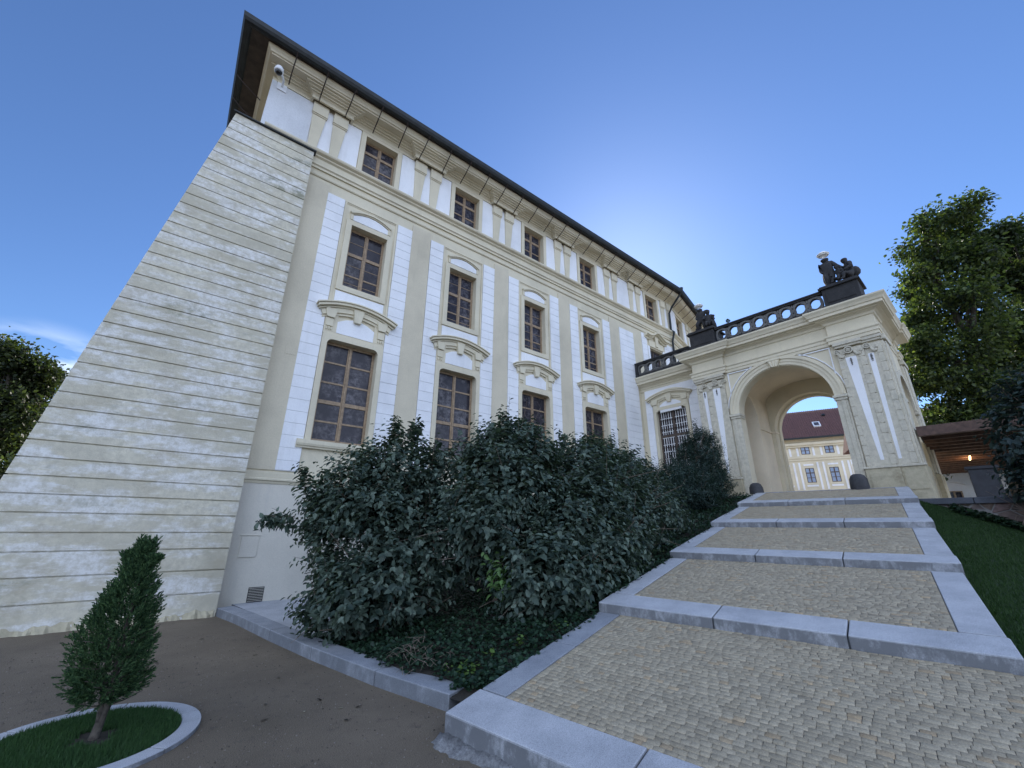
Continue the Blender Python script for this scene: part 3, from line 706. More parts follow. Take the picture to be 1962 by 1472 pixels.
# hatch, grille, sensor box
mb = MB(); A.box(mb, 1.31, 1.63, 0, .03, .99, 1.40); A.box(mb, 1.28, 1.66, .0, .035, 1.415, 1.43); build('wall_hatch', mb, M['base'], palace, bevel=.003)
mb = MB(); A.box(mb, 1.62, 1.91, 0, .02, .13, .41); gq = build('vent_grille', mb, M['slotdark'], palace)
mb = MB()
for k in range(9): A.box(mb, 1.63, 1.90, .021, .028, .148+k*.03, .155+k*.03)
build('louvre', mb, M['base'], gq)
# worn patch outline on the pier
mb = MB(); A.box(mb, 1.40, 1.64, .03, .036, 5.60, 5.85); build('repair_patch', mb, M['cream_d'], palace)

# ---- battered buttress with open horizontal joints
mb = MB()
gz = [.42, .81, 1.19, 1.48]+[1.79+.2915*k for k in range(34)]
gz = [z for z in gz if z < 11.5]
def bx(z): return -2.55+.1495*z
def by(z): return 10.30+.021*z
lv = [(-.2, 0)]
for z in gz: lv += [(z-.012, 0), (z-.009, 1), (z+.009, 1), (z+.012, 0)]
lv += [(11.68, 0)]
vs = []
for z, gr in lv:
    i = .035*gr; vs += [(bx(z)+i, by(z)+i, z), (1.09-i*.4, by(z)+i, z), (1.09-i*.4, FY+.02, z), (bx(z)+i, 22, z)]
fs = [(k*4+j, k*4+(j+1) % 4, (k+1)*4+(j+1) % 4, (k+1)*4+j) for k in range(len(lv)-1) for j in range(4)]+[tuple((len(lv)-1)*4+j for j in range(4))]
mb.add(vs, fs); but = build('buttress', mb, M['buttress'], palace)
mb = MB(); z = 11.68; mb.hexa([(bx(z)-.05, by(z)-.06, z+.002), (1.14, by(z)-.06, z+.002), (1.14, FY, z+.002), (bx(z)-.05, 22, z+.002), (bx(z)-.05, by(z)-.06, z+.04), (1.14, by(z)-.06, z+.04), (1.14, FY, z+.12), (bx(z)+.1, 22, z+.12)])
build('buttress_coping', mb, M['copper'], but)
# broken plaster toe
mb = MB(); vs = []; n = 90
for k in range(n+1):
    x = -3.2+4.25*k/n; o = .03+.02*math.sin(x*9)+.015*math.sin(x*27+1)+.012*math.sin(x*61)
    h = .05+.025*math.sin(x*7+2)+.02*math.sin(x*19)+.015*math.sin(x*43)
    vs += [(x, 10.30-.001, h+.05), (x, 10.30-o, h*.7), (x, 10.30-o-.015, -.02), (x, 10.34, -.02)]
mb.add(vs, [(k*4+j, k*4+(j+1) % 4, (k+1)*4+(j+1) % 4, (k+1)*4+j) for k in range(n) for j in range(4)])
build('broken_plaster_toe', mb, M['plinth'], but)

# security camera
sc_ = thing('security_camera', (-.15, 10.5, 13.3), 'white dome security camera on a bracket under the palace eaves above the buttress', 'camera')
mb = MB(); cx, cy, cz = -.18, 10.22, 13.42
mb.tube([(-.02, 10.72, 13.50), (-.02, 10.5, 13.52), (cx, cy+.05, cz+.22), (cx, cy, cz+.17)], .03, 8); mb.box(-.14, .10, 10.69, 10.74, 13.36, 13.6); build('bracket', mb, M['plaswhite'], sc_)
mb = MB(); mb.lathe([(0, .17), (.07, .17), (.10, .13), (.115, .05), (.115, 0), (.09, -.01)], (cx, cy, cz), 24); build('housing', mb, M['plaswhite'], sc_, smooth=True)
mb = MB(); mb.lathe([(.085, 0), (.08, -.05), (.05, -.085), (0, -.095)], (cx, cy, cz), 20); build('lens_dome', mb, M['lensblack'], sc_, smooth=True)

# ------------------------------------------------------------ the gateway
P0 = (15.6, 1.95); PA = math.pi/2+R(1.9); P = FR(P0, PA, True)
gate = thing('gateway', P.p(2.8, -2, 0), 'cream arched baroque gateway with pierced dark balustrade joined to the palace', 'gateway')
SC, AR, ZS, FL = 2.83, 1.42, 5.55, 2.62; DEP = 3.62; W = 5.66; ZT = 8.3
def arch_wall(mb, f, s0, s1, z0, z1, sc_, r_, zs, d0, d1, n=28, rz=None):
    f.box(mb, s0, sc_-r_, d0, d1, z0, z1); f.box(mb, sc_+r_, s1, d0, d1, z0, z1)
    pr = arc(sc_, zs, r_, 0, 180, n, rz)
    f.strip(mb, pr, [(a, z1) for a, z in pr], d0, d1)
mb = MB(); arch_wall(mb, P, 0, W, 2.0, ZT, SC, AR, ZS, -.42, 0); arch_wall(mb, P, 0, W, 2.0, ZT, SC, AR-.08, 5.36, -DEP, -DEP+.55)
# left side (towards the palace) with a side arch, right side likewise
FS = FR(P.p(0, 0, 0)[:2], PA+math.pi/2, False)      # right flank: s runs along depth, d points to -e
FS.e = -P.n; FS.n = -P.e; FS.k = 1
FS.k = -1 if np.cross(FS.e, FS.n)[2] > 0 else 1
FLk = FR(P.p(W, 0, 0)[:2], 0); FLk.e = -P.n; FLk.n = P.e; FLk.k = -1 if np.cross(FLk.e, FLk.n)[2] > 0 else 1
build('front_and_rear_wall', mb, M['cream'], gate)
mb = MB(); arch_wall(mb, FS, .422, DEP-.552, 2.0, ZT-.01, 2.0, .98, 5.35, -1.30, -.004)
build('side_wall', mb, M['cream'], gate)
mb = MB(); arch_wall(mb, FLk, .422, DEP-.552, 2.0, ZT-.01, 1.10, .67, 5.38, -1.345, -.06, n=28, rz=1.12)
FLk.box(mb, .43, DEP-.56, -.055, -.006, 2.0, ZT-.02)
build('side_wall', mb, M['inner'], gate)
# vault
mb = MB(); vi = arc(SC, 6.5, AR+.07, 0, 180, 32, rz=.72)
vs = [P.p(a, -.625, z) for a, z in vi]+[P.p(a, -DEP+.555, z) for a, z in vi]; n = len(vi)
P.strip(mb, vi, [(a, ZT-.02) for a, z in vi], -DEP+.555, -.425)
build('vault', mb, M['inner'], gate)
mb = MB(); mb.hexa([P.p(.05, -DEP+.05, ZT+.006), P.p(W-.05, -DEP+.05, ZT+.006), P.p(W-.05, -.05, ZT+.006), P.p(.05, -.05, ZT+.006), P.p(.05, -DEP+.05, ZT+.05), P.p(W-.05, -DEP+.05, ZT+.05), P.p(W-.05, -.05, ZT+.05), P.p(.05, -.05, ZT+.05)])
build('roof_deck', mb, M['darkstone'], gate)
# inner jamb lining & impost bands in plaster colour
mb = MB()
for s0, s1 in ((SC-AR-.37, SC-AR-.02), (SC+AR+.02, SC+AR+.37)):
    pass
P.box(mb, SC+AR+.02, SC+AR+.09, -DEP+.56, -1.80, 5.30, 5.37)
FLk.strip(mb, arc(1.10, 5.38, .672, 0, 180, 24, 1.122), arc(1.10, 5.38, .76, 0, 180, 24, 1.21), -1.39, -1.344); FLk.box(mb, 1.76, 1.86, -1.40, -1.0, 5.28, 5.37); FLk.box(mb, 1.772, 1.86, -1.375, -1.344, 2.0, 5.28)
P.box(mb, SC+AR-.11, SC+AR+.05, -DEP-.01, -DEP+.58, 5.30, 5.37); mb.cut(); P.box(mb, SC-AR-.05, SC-AR+.11, -DEP-.01, -DEP+.58, 5.30, 5.37)
build('inner_impost', mb, M['inner'], gate)
# rear arch lining, gives the visible inner ring
mb = MB(); P.strip(mb, arc(SC, 5.36, AR-.15, 0, 180, 28), arc(SC, 5.36, AR-.081, 0, 180, 28), -DEP-.05, -DEP+.2)
for sg in (-1, 1):
    a, b = sorted((SC+sg*(AR-.15), SC+sg*(AR-.081))); P.box(mb, a, b, -DEP-.05, -DEP+.2, 2.6, 5.36)
build('rear_arch_lining', mb, M['cream'], gate)
# archivolt, imposts, keystone
mb = MB(); n = 30
for r0_, r1_, d in ((AR-.004, AR+.10, .055), (AR+.10, AR+.20, .075), (AR+.20, AR+.27, .11), (AR+.27, AR+.31, .075)):
    P.strip(mb, arc(SC, ZS+.03, r0_, 0, 180, n), arc(SC, ZS+.03, r1_, 0, 180, n), 0, d)
build('archivolt', mb, M['cream'], gate)
mb = MB()
for sg in (-1, 1):
    mb.cut(); a, b = sorted((SC+sg*(AR-.05), SC+sg*(AR+.33)))
    P.box(mb, a+.02, b-.02, -.3, .09, ZS-.14, ZS-.06); P.box(mb, a, b, -.32, .13, ZS-.06, ZS+.02)
    for e0, e1, dd in ((AR-.002, AR+.13, .045), (AR+.13, AR+.24, .065), (AR+.24, AR+.30, .045)):
        a2, b2 = sorted((SC+sg*e0, SC+sg*e1)); P.box(mb, a2, b2, 0, dd, 2.6, ZS-.14)
build('jamb_and_impost', mb, M['scuff'], gate, bevel=.006)
mb = MB(); P.poly(mb, [(SC-.10, 6.94), (SC+.10, 6.94), (SC+.20, 7.23), (SC-.20, 7.23)], 0, .17)
for q in (-.09, 0, .09): P.poly(mb, [(SC+q*.6-.025, 6.93), (SC+q*.6+.025, 6.93), (SC+q*1.3+.03, 7.16), (SC+q*1.3-.03, 7.16)], .16, .20)
P.box(mb, SC-.22, SC+.22, 0, .19, 7.17, 7.23)
build('keystone', mb, M['cream'], gate, bevel=.01)
# spandrel outline in white
mb = MB(); rr = AR+.345
for sg in (-1, 1):
    mb.cut()
    aa = [(90-sg*(90-t)) for t in (8, 18, 28, 38, 48, 58, 66)] if sg > 0 else [180-t for t in (8, 18, 28, 38, 48, 58, 66)]
    aa = [t if sg > 0 else 180-t for t in (8, 18, 28, 38, 48, 58, 66)]
    i_ = [(SC+rr*math.cos(R(t)), ZS+.03+rr*math.sin(R(t))) for t in aa]; o_ = [(SC+(rr+.03)*math.cos(R(t)), ZS+.03+(rr+.03)*math.sin(R(t))) for t in aa]
    if sg < 0: i_, o_ = i_[::-1], o_[::-1]
    P.strip(mb, i_, o_, 0, .05)
    xe = SC+sg*1.60
    a, b = sorted((xe, SC+sg*.65)); P.box(mb, a, b, 0, .05, 7.13, 7.16)
    a, b = sorted((xe, xe-sg*.028)); P.box(mb, a, b, 0, .05, 6.05, 7.128)
build('spandrel_moulding', mb, M['white'], gate)
# layered piers: slabs, quoined edges, tapering white inlays
def pier(f, mir=None, w_=1.1, side=False):
    m_ = (lambda s: s) if mir is None else (lambda s: mir-s)
    def bx_(mb, a, b, d0, d1, z0, z1, ta=None, tb=None):
        a, b = m_(a), m_(b); ta = None if ta is None else m_(ta); tb = None if tb is None else m_(tb)
        if a > b: a, b = b, a; ta, tb = tb, ta
        f.box(mb, a, b, d0, d1, z0, z1, ta, tb)
    zt = 6.98
    mb = MB(); bx_(mb, .46, 1.06, 0, .09, 3.34, zt); bx_(mb, .02, .46, 0, .045, 3.34, zt)
    o = build('pier', mb, M['scuff'], gate, bevel=.006)
    mb = MB(); z = 3.36
    for qa, qb, qd in ((.965, 1.075, .105), (.41, .555, .103), (.0, .13, .06)):
        mb.cut(); z = 3.36
        while z < 6.9: bx_(mb, qa, qb, .0, qd, z, min(z+.279, 6.92)); z += .297
    build('quoin_strip', mb, M['scuff'], o, bevel=.004)
    mb = MB(); bx_(mb, .63, .90, .09, .098, 3.5, 6.68, .67, .75); mb.cut(); bx_(mb, .22, .36, .045, .053, 3.5, 6.66, .30, .37)
    build('white_inlay', mb, M['white'], o)
    # capital: scroll, rosette, abacus, tassel
    mb = MB(); bx_(mb, .40, 1.12, 0, .20, 7.10, 7.20); bx_(mb, -.05, .42, 0, .13, 7.10, 7.20); bx_(mb, .43, 1.09, 0, .15, 7.03, 7.10); bx_(mb, -.02, .43, 0, .09, 7.03, 7.10)
    def disc(s_, z_, r_, d0, d1, n_=18):
        f.poly(mb, [(m_(s_)+r_*math.cos(R(t*360/n_)), z_+r_*math.sin(R(t*360/n_))) for t in range(n_)], d0, d1)
    def ring(s_, z_, r0_, r1_, d0, d1, a0=0, a1=360): f.strip(mb, arc(m_(s_), z_, r0_, a0, a1, 20), arc(m_(s_), z_, r1_, a0, a1, 20), d0, d1)
    for s_, r_, d in ((.765, .115, .10), (.33, .085, .055), (1.06, .075, .08)):
        ring(s_, 6.90, r_*.72, r_, 0, d+.075); ring(s_, 6.90, r_*.3, r_*.5, 0, d+.07); disc(s_, 6.90, r_*.2, 0, d+.09)
    # garland swags falling either side
    for s0_, s1_, zz_, d in ((.46, .66, 6.93, .10), (.87, 1.05, 6.93, .10), (.10, .26, 6.93, .06)):
        q = [(s0_+(s1_-s0_)*t, zz_-.22*math.sin(math.pi*(t*.8+.1))) for t in np.linspace(0, 1, 9)]
        mb.tube([f.p(m_(a), d+.02, b) for a, b in q], [.03, .035, .042, .045, .045, .042, .04, .035, .03], 7)
    build('capital', mb, M['scuff'], o)
    mb = MB()
    for s_, d in ((.768, .10), (.285, .055)):
        for k, (zz_, r_) in enumerate(((6.62, .022), (6.57, .03), (6.52, .024), (6.47, .028), (6.42, .015))): mb.lathe([(0, r_), (r_*.8, r_*.6), (r_, 0), (r_*.8, -r_*.6), (0, -r_)], f.p(m_(s_), d+.01, zz_), 8)
    build('tassel', mb, M['ringstone'], o)
    # plinth
    mb = MB(); bx_(mb, .38, 1.14, -.05, .17, 2.2, 3.27); bx_(mb, -.12, .38, -.05, .11, 2.2, 3.27)
    bx_(mb, .46, 1.06, .17, .19, 2.66, 3.16); bx_(mb, -.06, .34, .11, .13, 2.66, 3.16)
    pl = build('plinth', mb, M['plinth'], o, bevel=.008)
    mb = MB(); bx_(mb, .36, 1.17, 0, .21, 3.27, 3.33); bx_(mb, -.15, .36, 0, .15, 3.27, 3.33)
    build('plinth_moulding', mb, M['scuff'], pl, bevel=.01)
pier(P); pier(P, 5.66)
# flank: piers and arch trim
mb = MB()
for s0, s1 in ((0.0, .88), (3.12, 4.0)):
    FS.box(mb, s0, s1, 0, .06, 3.33, 7.0); FS.box(mb, s0+.15, s1-.15, .06, .10, 3.33, 7.0); FS.box(mb, s0-.02, s1+.03, 0, .13, 7.03, 7.19)
FS.strip(mb, arc(2.0, 5.35, .976, 0, 180, 20), arc(2.0, 5.35, 1.16, 0, 180, 20), 0, .06)
for a in (.82, 2.98): FS.box(mb, a, a+.20, 0, .10, 5.22, 5.33)
build('flank_pilasters', mb, M['scuff'], gate, bevel=.006)
mb = MB()
for s0, s1 in ((-.02, .92), (3.08, 4.05)): mb.cut(); FS.box(mb, s0, s1, 0, .13, 2.2, 3.30)
build('flank_plinth', mb, M['plinth'], gate, bevel=.01)
# entablature round the block
PE = [(0, 7.20), (.06, 7.20), (.06, 7.30), (.085, 7.31), (.085, 7.40), (.12, 7.44), (.12, 7.48), (.03, 7.50), (.03, 7.84), (.07, 7.86), (.09, 7.93), (.16, 7.97), (.24, 7.99), (.24, 8.02), (.36, 8.03), (.36, 8.12), (.39, 8.13), (.42, 8.2), (.47, 8.27), (.47, 8.32), (0, 8.32)]
def pp(s, d): return P.p(s, d, 0)[:2]
pth = [pp(W, -DEP), pp(W, .10), pp(4.50, .10), pp(4.50, 0), pp(1.14, 0), pp(1.14, .10), pp(-.0, .10), pp(-.0, -.9), pp(.06, -.9), pp(.06, -3.1), pp(-.0, -3.1), pp(-.0, -DEP), pp(W, -DEP)]
mb = MB(); sweep(mb, pth, PE, left=False); build('entablature', mb, M['cream'], gate)

# wing joining gateway and palace
WG = FR((16.27, FY), math.pi/2+R(1.0), True)   # s negative towards the gateway
def Y2s(y): return (y-FY)
s_l = Y2s(7.75); wy = Y2s(9.33)
mb = MB(); wall_holes(mb, WG, s_l-.3, 0.02, -.2, 7.9, [(wy-.70, wy+.70, 3.9, 6.66)], rev=-.0) if False else None
def wh(mb, f, s0, s1, z0, z1, holes, rev):
    wall_holes(mb, f, s0, s1, z0, z1, holes, rev)
wh(mb, WG, s_l-.5, .02, -.2, 8.3, [(wy-.70, wy+.70, 3.95, 6.62)], .24)
mb.hexa([WG.p(s_l-.5, -3.2, 7.9), WG.p(.02, -3.2, 7.9), WG.p(.02, -.3, 7.9), WG.p(s_l-.5, -.3, 7.9), WG.p(s_l-.5, -3.2, 8.3), WG.p(.02, -3.2, 8.3), WG.p(.02, -.02, 8.3), WG.p(s_l-.5, -.02, 8.3)])
mb.add([WG.p(s_l-.5, -3.2, -.2), WG.p(.02, -3.2, -.2), WG.p(.02, -3.2, 8.3), WG.p(s_l-.5, -3.2, 8.3)], [(0, 1, 2, 3)])
mb.add([WG.p(s_l-.5, -1.2, -.2), WG.p(.02, -1.2, -.2), WG.p(.02, -1.2, 8.3), WG.p(s_l-.5, -1.2, 8.3)], [(0, 1, 2, 3)])
build('link_wall', mb, M['cream'], gate)
def wr(s0, s1, z0, z1):
    mb = MB(); z = z1
    while z > z0+.02:
        zb = max(z0, z-.296); WG.box(mb, s0, s1, 0, .045, zb+.011, z); z -= .296
    WG.box(mb, s0+.004, s1-.004, 0, .031, z0, z1); build('rusticated_field', mb, M['white'], gate, bevel=.004)
wr(wy+.87, -.22, 3.0, 7.15); wr(s_l-.1, wy-.87, 3.0, 7.15); wr(s_l-.1, -.22, 7.161, 7.66)
lower(WG, wy, gate, 3.95, 6.62, .70, 7.05, sill=True)
wo = sash(WG, wy, 3.95, 6.62, .70, 'barred_window', gate, [.56], [0], wood='wooddark', glassm='glass', d=-.10)
mb = MB()
for a, b in ((wy-.62, wy-.065), (wy+.065, wy+.62)):
    for z0, z1 in ((4.06, 5.38), (5.52, 6.54)):
        n = 4; 
        for k in range(n+1): x = a+.06+(b-a-.12)*k/n; WG.box(mb, x-.012, x+.012, -.132, -.115, z0, z1)
        for z in np.arange(z0+.12, z1, .30): WG.box(mb, a, b, -.131, -.112, z-.011, z+.011)
build('white_grille', mb, M['bars'], wo)
mb = MB()
for a in (wy-.61, wy+.07): WG.box(mb, a, a+.12, -.142, -.135, 4.05, 6.55)
build('curtain', mb, M['curtain'], wo)
mb = MB()
for z in (4.5, 4.95, 5.75, 6.15): WG.box(mb, wy-.66, wy+.66, -.075, -.06, z-.012, z+.012)
for x in (wy-.3, wy+.3): mb.tube([WG.p(x, -.07, 3.97), WG.p(x, -.07, 6.6)], .009, 6)
build('iron_bar', mb, M['iron'], wo)
WE = [(0, 7.66), (.05, 7.66), (.05, 7.76), (.08, 7.78), (.08, 7.84), (.14, 7.88), (.22, 7.92), (.22, 7.95), (.32, 7.96), (.32, 8.06), (.36, 8.08), (.40, 8.18), (.44, 8.24), (.44, 8.30), (0, 8.30)]
mb = MB(); sweep(mb, [WG.p(.02, 0, 0)[:2], WG.p(s_l-.1, 0, 0)[:2]], WE, left=False); build('link_cornice', mb, M['cream'], gate)

# balustrade: plinth rail, pierced rings, top rail, pedestals
def rings(f, s0, s1, d, z0, par, n):
    st_ = (s1-s0)/n
    for k in range(n):
        c = s0+st_*(k+.5); r_ = .235; zc = z0+.26; mb = MB(); dd = .055
        ro, ri = st_*.5-.004, .162
        inn, out = [], []
        for i in range(37):
            t = 2*math.pi*i/36; lob = 1-.13*max(0, math.cos(4*t+math.pi))**2*0
            ri_ = ri*(1-.10*max(0, math.cos(t)**2-.75)*4*(1 if abs(math.sin(t)) < .3 else 0))
            inn.append((c+ri_*math.cos(t)*.94, zc+ri_*math.sin(t)*1.12)); q_ = max(abs(math.cos(t)), abs(math.sin(t)))**-.45; out.append((c+min(ro, max(-ro, ro*math.cos(t)*q_)), zc+.255*math.sin(t)*q_ if abs(.255*math.sin(t)*q_) < .255 else zc+math.copysign(.255, math.sin(t))))
        f.strip(mb, inn, out, d-dd, d+dd)
        inn2 = [(a, b) for a, b in inn]; f.strip(mb, [(c+(a-c)*1.0, zc+(b-zc)*1.0) for a, b in inn], [(c+(a-c)*1.22, zc+(b-zc)*1.18) for a, b in inn], d-dd-.02, d+dd+.02)
        x = c+st_/2
        if k < n-1:
            f.box(mb, x-.045, x+.045, d-.06, d+.06, zc-.055, zc+.055); 
            for zz_ in (zc+.165, zc-.165): f.poly(mb, [(x+.05*math.cos(R(90*q)), zz_+.055*math.sin(R(90*q))) for q in range(4)], d-.055, d+.055)
        build('pierced_ring', mb, M['ringstone'], par)
bal = thing('balustrade', P.p(2.8, .1, 8.33), 'blackened stone balustrade of pierced rings on top of the gateway', 'balustrade')
def rail(s0, s1, f, d, zb, zt, mat='darkstone'):
    mb = MB(); f.box(mb, s0, s1, d-.12, d+.12, zb, zb+.11); f.box(mb, s0, s1, d-.10, d+.10, zt-.10, zt-.05); f.box(mb, s0, s1, d-.13, d+.13, zt-.05, zt)
    build('rail', mb, M[mat], bal, bevel=.008)
Z0, Z1 = 8.33, 9.05; BD = .18
rail(1.03, 4.52, P, BD, Z0, Z1); rings(P, 1.03, 4.52, BD, Z0+.105, bal, 8)
def pedestal(s0, s1):
    mb = MB(); P.box(mb, s0-.03, s1+.03, -.62, BD+.20, Z0, Z0+.12); P.box(mb, s0+.02, s1-.02, -.58, BD+.14, Z0+.12, Z1-.02); P.box(mb, s0-.05, s1+.05, -.66, BD+.22, Z1-.02, Z1+.05); P.box(mb, s0-.01, s1+.01, -.62, BD+.18, Z1+.05, Z1+.1)
    P.box(mb, s0+.12, s1-.12, BD+.14, BD+.16, Z0+.2, Z1-.12); build('pedestal', mb, M['darkstone'], bal, bevel=.01)
pedestal(.04, 1.02); pedestal(4.54, 5.55)
# wing run
WD = .26; wa, wb = Y2s(7.98), -.05
mb = MB(); WG.box(mb, wa, wb, WD-.12, WD+.12, 8.31, 8.42); WG.box(mb, wa, wb, WD-.13, WD+.13, 8.98, 9.04); WG.box(mb, wa, wb, WD-.1, WD+.1, 8.93, 8.98); WG.box(mb, wb-.12, wb, WD-.11, WD+.11, 8.42, 8.93)
build('rail', mb, M['darkstone'], bal, bevel=.008)
rings(WG, wa, wb-.12, WD, 8.415, bal, 6)

# ------------------------------------------------------------ statues
def skin(name, pts, edges, radii, mat, parent, root=0):
    """one continuous body grown from a jointed skeleton (world coordinates)"""
    off = np.array(wloc(parent)); me = bpy.data.meshes.new(name)
    me.from_pydata([tuple(np.array(p)-off) for p in pts], edges, []); o = link(name, me, parent); me.materials.append(mat)
    o.modifiers.new('skin', 'SKIN').use_smooth_shade = True
    for i, r_ in enumerate(radii):
        sv = me.skin_vertices[0].data[i]; sv.radius = (r_, r_) if not hasattr(r_, '__len__') else r_; sv.use_root = (i == root)
    s_ = o.modifiers.new('sub', 'SUBSURF'); s_.levels = 1; s_.render_levels = 2
    return o
def statue_body(name, par, base, H, face, pose, fat=1.35):
    """pose: dict of joints in (right, fwd, up) units of H, around base"""
    fx = P.e*face[0]+P.n*face[1]*1.0; fx = fx/np.linalg.norm(fx); rx = np.cross(fx, [0, 0, 1.])
    J = {k: np.array(base)+rx*v[0]*H+fx*v[1]*H+np.array([0, 0, v[2]*H]) for k, v in pose.items()}
    names = ['pelvis', 'belly', 'chest', 'neck', 'head', 'crown', 'shL', 'elL', 'haL', 'fiL', 'shR', 'elR', 'haR', 'fiR', 'hipL', 'knL', 'anL', 'toL', 'hipR', 'knR', 'anR', 'toR']
    rad = dict(pelvis=.095, belly=.088, chest=.105, neck=.045, head=.082, crown=.075, shL=.055, elL=.038, haL=.028, fiL=.022, shR=.055, elR=.038, haR=.028, fiR=.022, hipL=.075, knL=.05, anL=.033, toL=.026, hipR=.075, knR=.05, anR=.033, toR=.026)
    ed = [('pelvis', 'belly'), ('belly', 'chest'), ('chest', 'neck'), ('neck', 'head'), ('head', 'crown'), ('chest', 'shL'), ('shL', 'elL'), ('elL', 'haL'), ('haL', 'fiL'), ('chest', 'shR'), ('shR', 'elR'), ('elR', 'haR'), ('haR', 'fiR'), ('pelvis', 'hipL'), ('hipL', 'knL'), ('knL', 'anL'), ('anL', 'toL'), ('pelvis', 'hipR'), ('hipR', 'knR'), ('knR', 'anR'), ('anR', 'toR')]
    idx = {n_: i for i, n_ in enumerate(names)}
    return skin(name, [J[n_] for n_ in names], [(idx[a], idx[b]) for a, b in ed], [rad[n_]*H*fat for n_ in names], M['darkstone'], par), J
stand = dict(pelvis=(0, 0, .50), belly=(.0, .02, .60), chest=(.0, .0, .72), neck=(.0, .02, .83), head=(.01, .04, .90), crown=(.01, .05, .955), shL=(-.12, 0, .77), elL=(-.2, -.02, .62), haL=(-.26, .06, .50), fiL=(-.28, .1, .47), shR=(.12, 0, .77), elR=(.17, .02, .63), haR=(.12, .12, .54), fiR=(.09, .15, .52), hipL=(-.07, 0, .46), knL=(-.08, .04, .26), anL=(-.09, -.02, .05), toL=(-.10, .07, .02), hipR=(.07, 0, .46), knR=(.10, .07, .27), anR=(.10, .03, .05), toR=(.11, .12, .02))
sit = dict(pelvis=(0, 0, .22), belly=(.0, .0, .36), chest=(.0, .03, .54), neck=(.0, .06, .69), head=(.0, .09, .80), crown=(.0, .10, .89), shL=(-.15, .03, .62), elL=(-.24, .08, .44), haL=(-.2, .24, .36), fiL=(-.18, .29, .34), shR=(.15, .03, .62), elR=(.25, .10, .46), haR=(.22, .26, .42), fiR=(.2, .32, .4), hipL=(-.09, .04, .2), knL=(-.14, .30, .26), anL=(-.14, .32, .06), toL=(-.14, .42, .03), hipR=(.09, .04, .2), knR=(.14, .30, .24), anR=(.16, .33, .05), toR=(.17, .43, .03))
tall = dict(stand); tall.update(elR=(.16, -.03, .63), haR=(.12, .06, .52), fiR=(.08, .1, .5), elL=(-.20, .03, .63), haL=(-.30, .08, .50), fiL=(-.34, .1, .47), hipL=(-.06, 0, .46), knL=(-.05, .05, .26), anL=(-.05, -.02, .05), knR=(.06, .08, .27), anR=(.07, .02, .05), toL=(-.06, .07, .02), toR=(.08, .11, .02))
def crownring(c, par, r_=.14):
    mb = MB(); n = 28
    for zz_, rr_, t_ in ((0, r_*.9, .012), (.035, r_*1.08, .010), (.1, r_*.66, .012)):
        mb.tube([(c[0]+rr_*math.cos(2*math.pi*k/n)*1.05, c[1]+rr_*math.sin(2*math.pi*k/n), c[2]+zz_) for k in range(n+1)], t_, 6, False)
    for k in range(6):
        t = 2*math.pi*k/6; mb.tube([(c[0]+.06*math.cos(t), c[1]+.06*math.sin(t), c[2]-.05), (c[0]+r_*.9*math.cos(t), c[1]+r_*.9*math.sin(t), c[2]), (c[0]+r_*1.05*math.cos(t), c[1]+r_*1.05*math.sin(t), c[2]+.05), (c[0]+r_*.6*math.cos(t), c[1]+r_*.6*math.sin(t), c[2]+.11)], .009, 5)
    mb.lathe([(r_*.55, .12), (r_*.85, .085), (r_*1.08, .035), (r_*1.02, .01), (r_*.8, 0), (r_*.5, -.03), (r_*.3, -.06)], tuple(c), 24)
    build('metal_crown', mb, M['crown'], par, smooth=True)
m, t_, b_ = nodes('white_shine_metal'); b_.inputs['Base Color'].default_value = (.92, .91, .88, 1); b_.inputs['Metallic'].default_value = 0; b_.inputs['Roughness'].default_value = .3; M['crown'] = m  # the crown's shine is put into a near-white base colour
def rockbase(par, f, s0, s1, d0, d1, z, h):
    mb = MB(); n = 7; vs = []
    for i in range(n+1):
        for j in range(5):
            ss = s0+(s1-s0)*i/n; dd = d0+(d1-d0)*j/4; e = min(i, n-i, j*1.6, (4-j)*1.6); hh = h*min(1, .25+e*.45)*(1+.5*math.sin(i*2.3+j*1.7))
            vs.append(f.p(ss, dd, z+hh))
    fs = [(i*5+j, (i+1)*5+j, (i+1)*5+j+1, i*5+j+1) for i in range(n) for j in range(4)]
    o0 = len(vs); rim = [i*5 for i in range(n+1)]+[n*5+j for j in range(1, 5)]+[i*5+4 for i in range(n-1, -1, -1)]+[j for j in range(3, 0, -1)]
    low = [(vs[k][0], vs[k][1], z) for k in rim]; mm = len(rim)
    mb.add(vs+low, fs+[(rim[k], rim[(k+1) % mm], o0+(k+1) % mm, o0+k) for k in range(mm)]); build('rock_base', mb, M['darkstone'], par)
ZP = Z1+.10
gr = thing('statue_group', P.p(.5, -.2, ZP), 'blackened standing crowned stone child with two small children, on the corner pedestal', 'statue', 'stone statues on the balustrade')
rockbase(gr, P, .06, .98, -.5, .22, ZP, .10)
_, J = statue_body('figure', gr, P.p(.74, -.12, ZP+.04), 1.20, (0, 1), tall); crownring(J['crown']+np.array([0, 0, .115]), gr, .16)
statue_body('figure', gr, P.p(.47, -.05, ZP+.12), .70, (.5, 1), sit)
statue_body('figure', gr, P.p(.20, -.10, ZP+.08), .95, (.8, .6), sit)
mb = MB(); mb.lathe([(0, .17), (.08, .15), (.13, .08), (.15, 0), (.13, -.1), (.06, -.17), (0, -.18)], P.p(.10, -.22, ZP+.42), 14); build('carved_vessel', mb, M['darkstone'], gr, smooth=True)
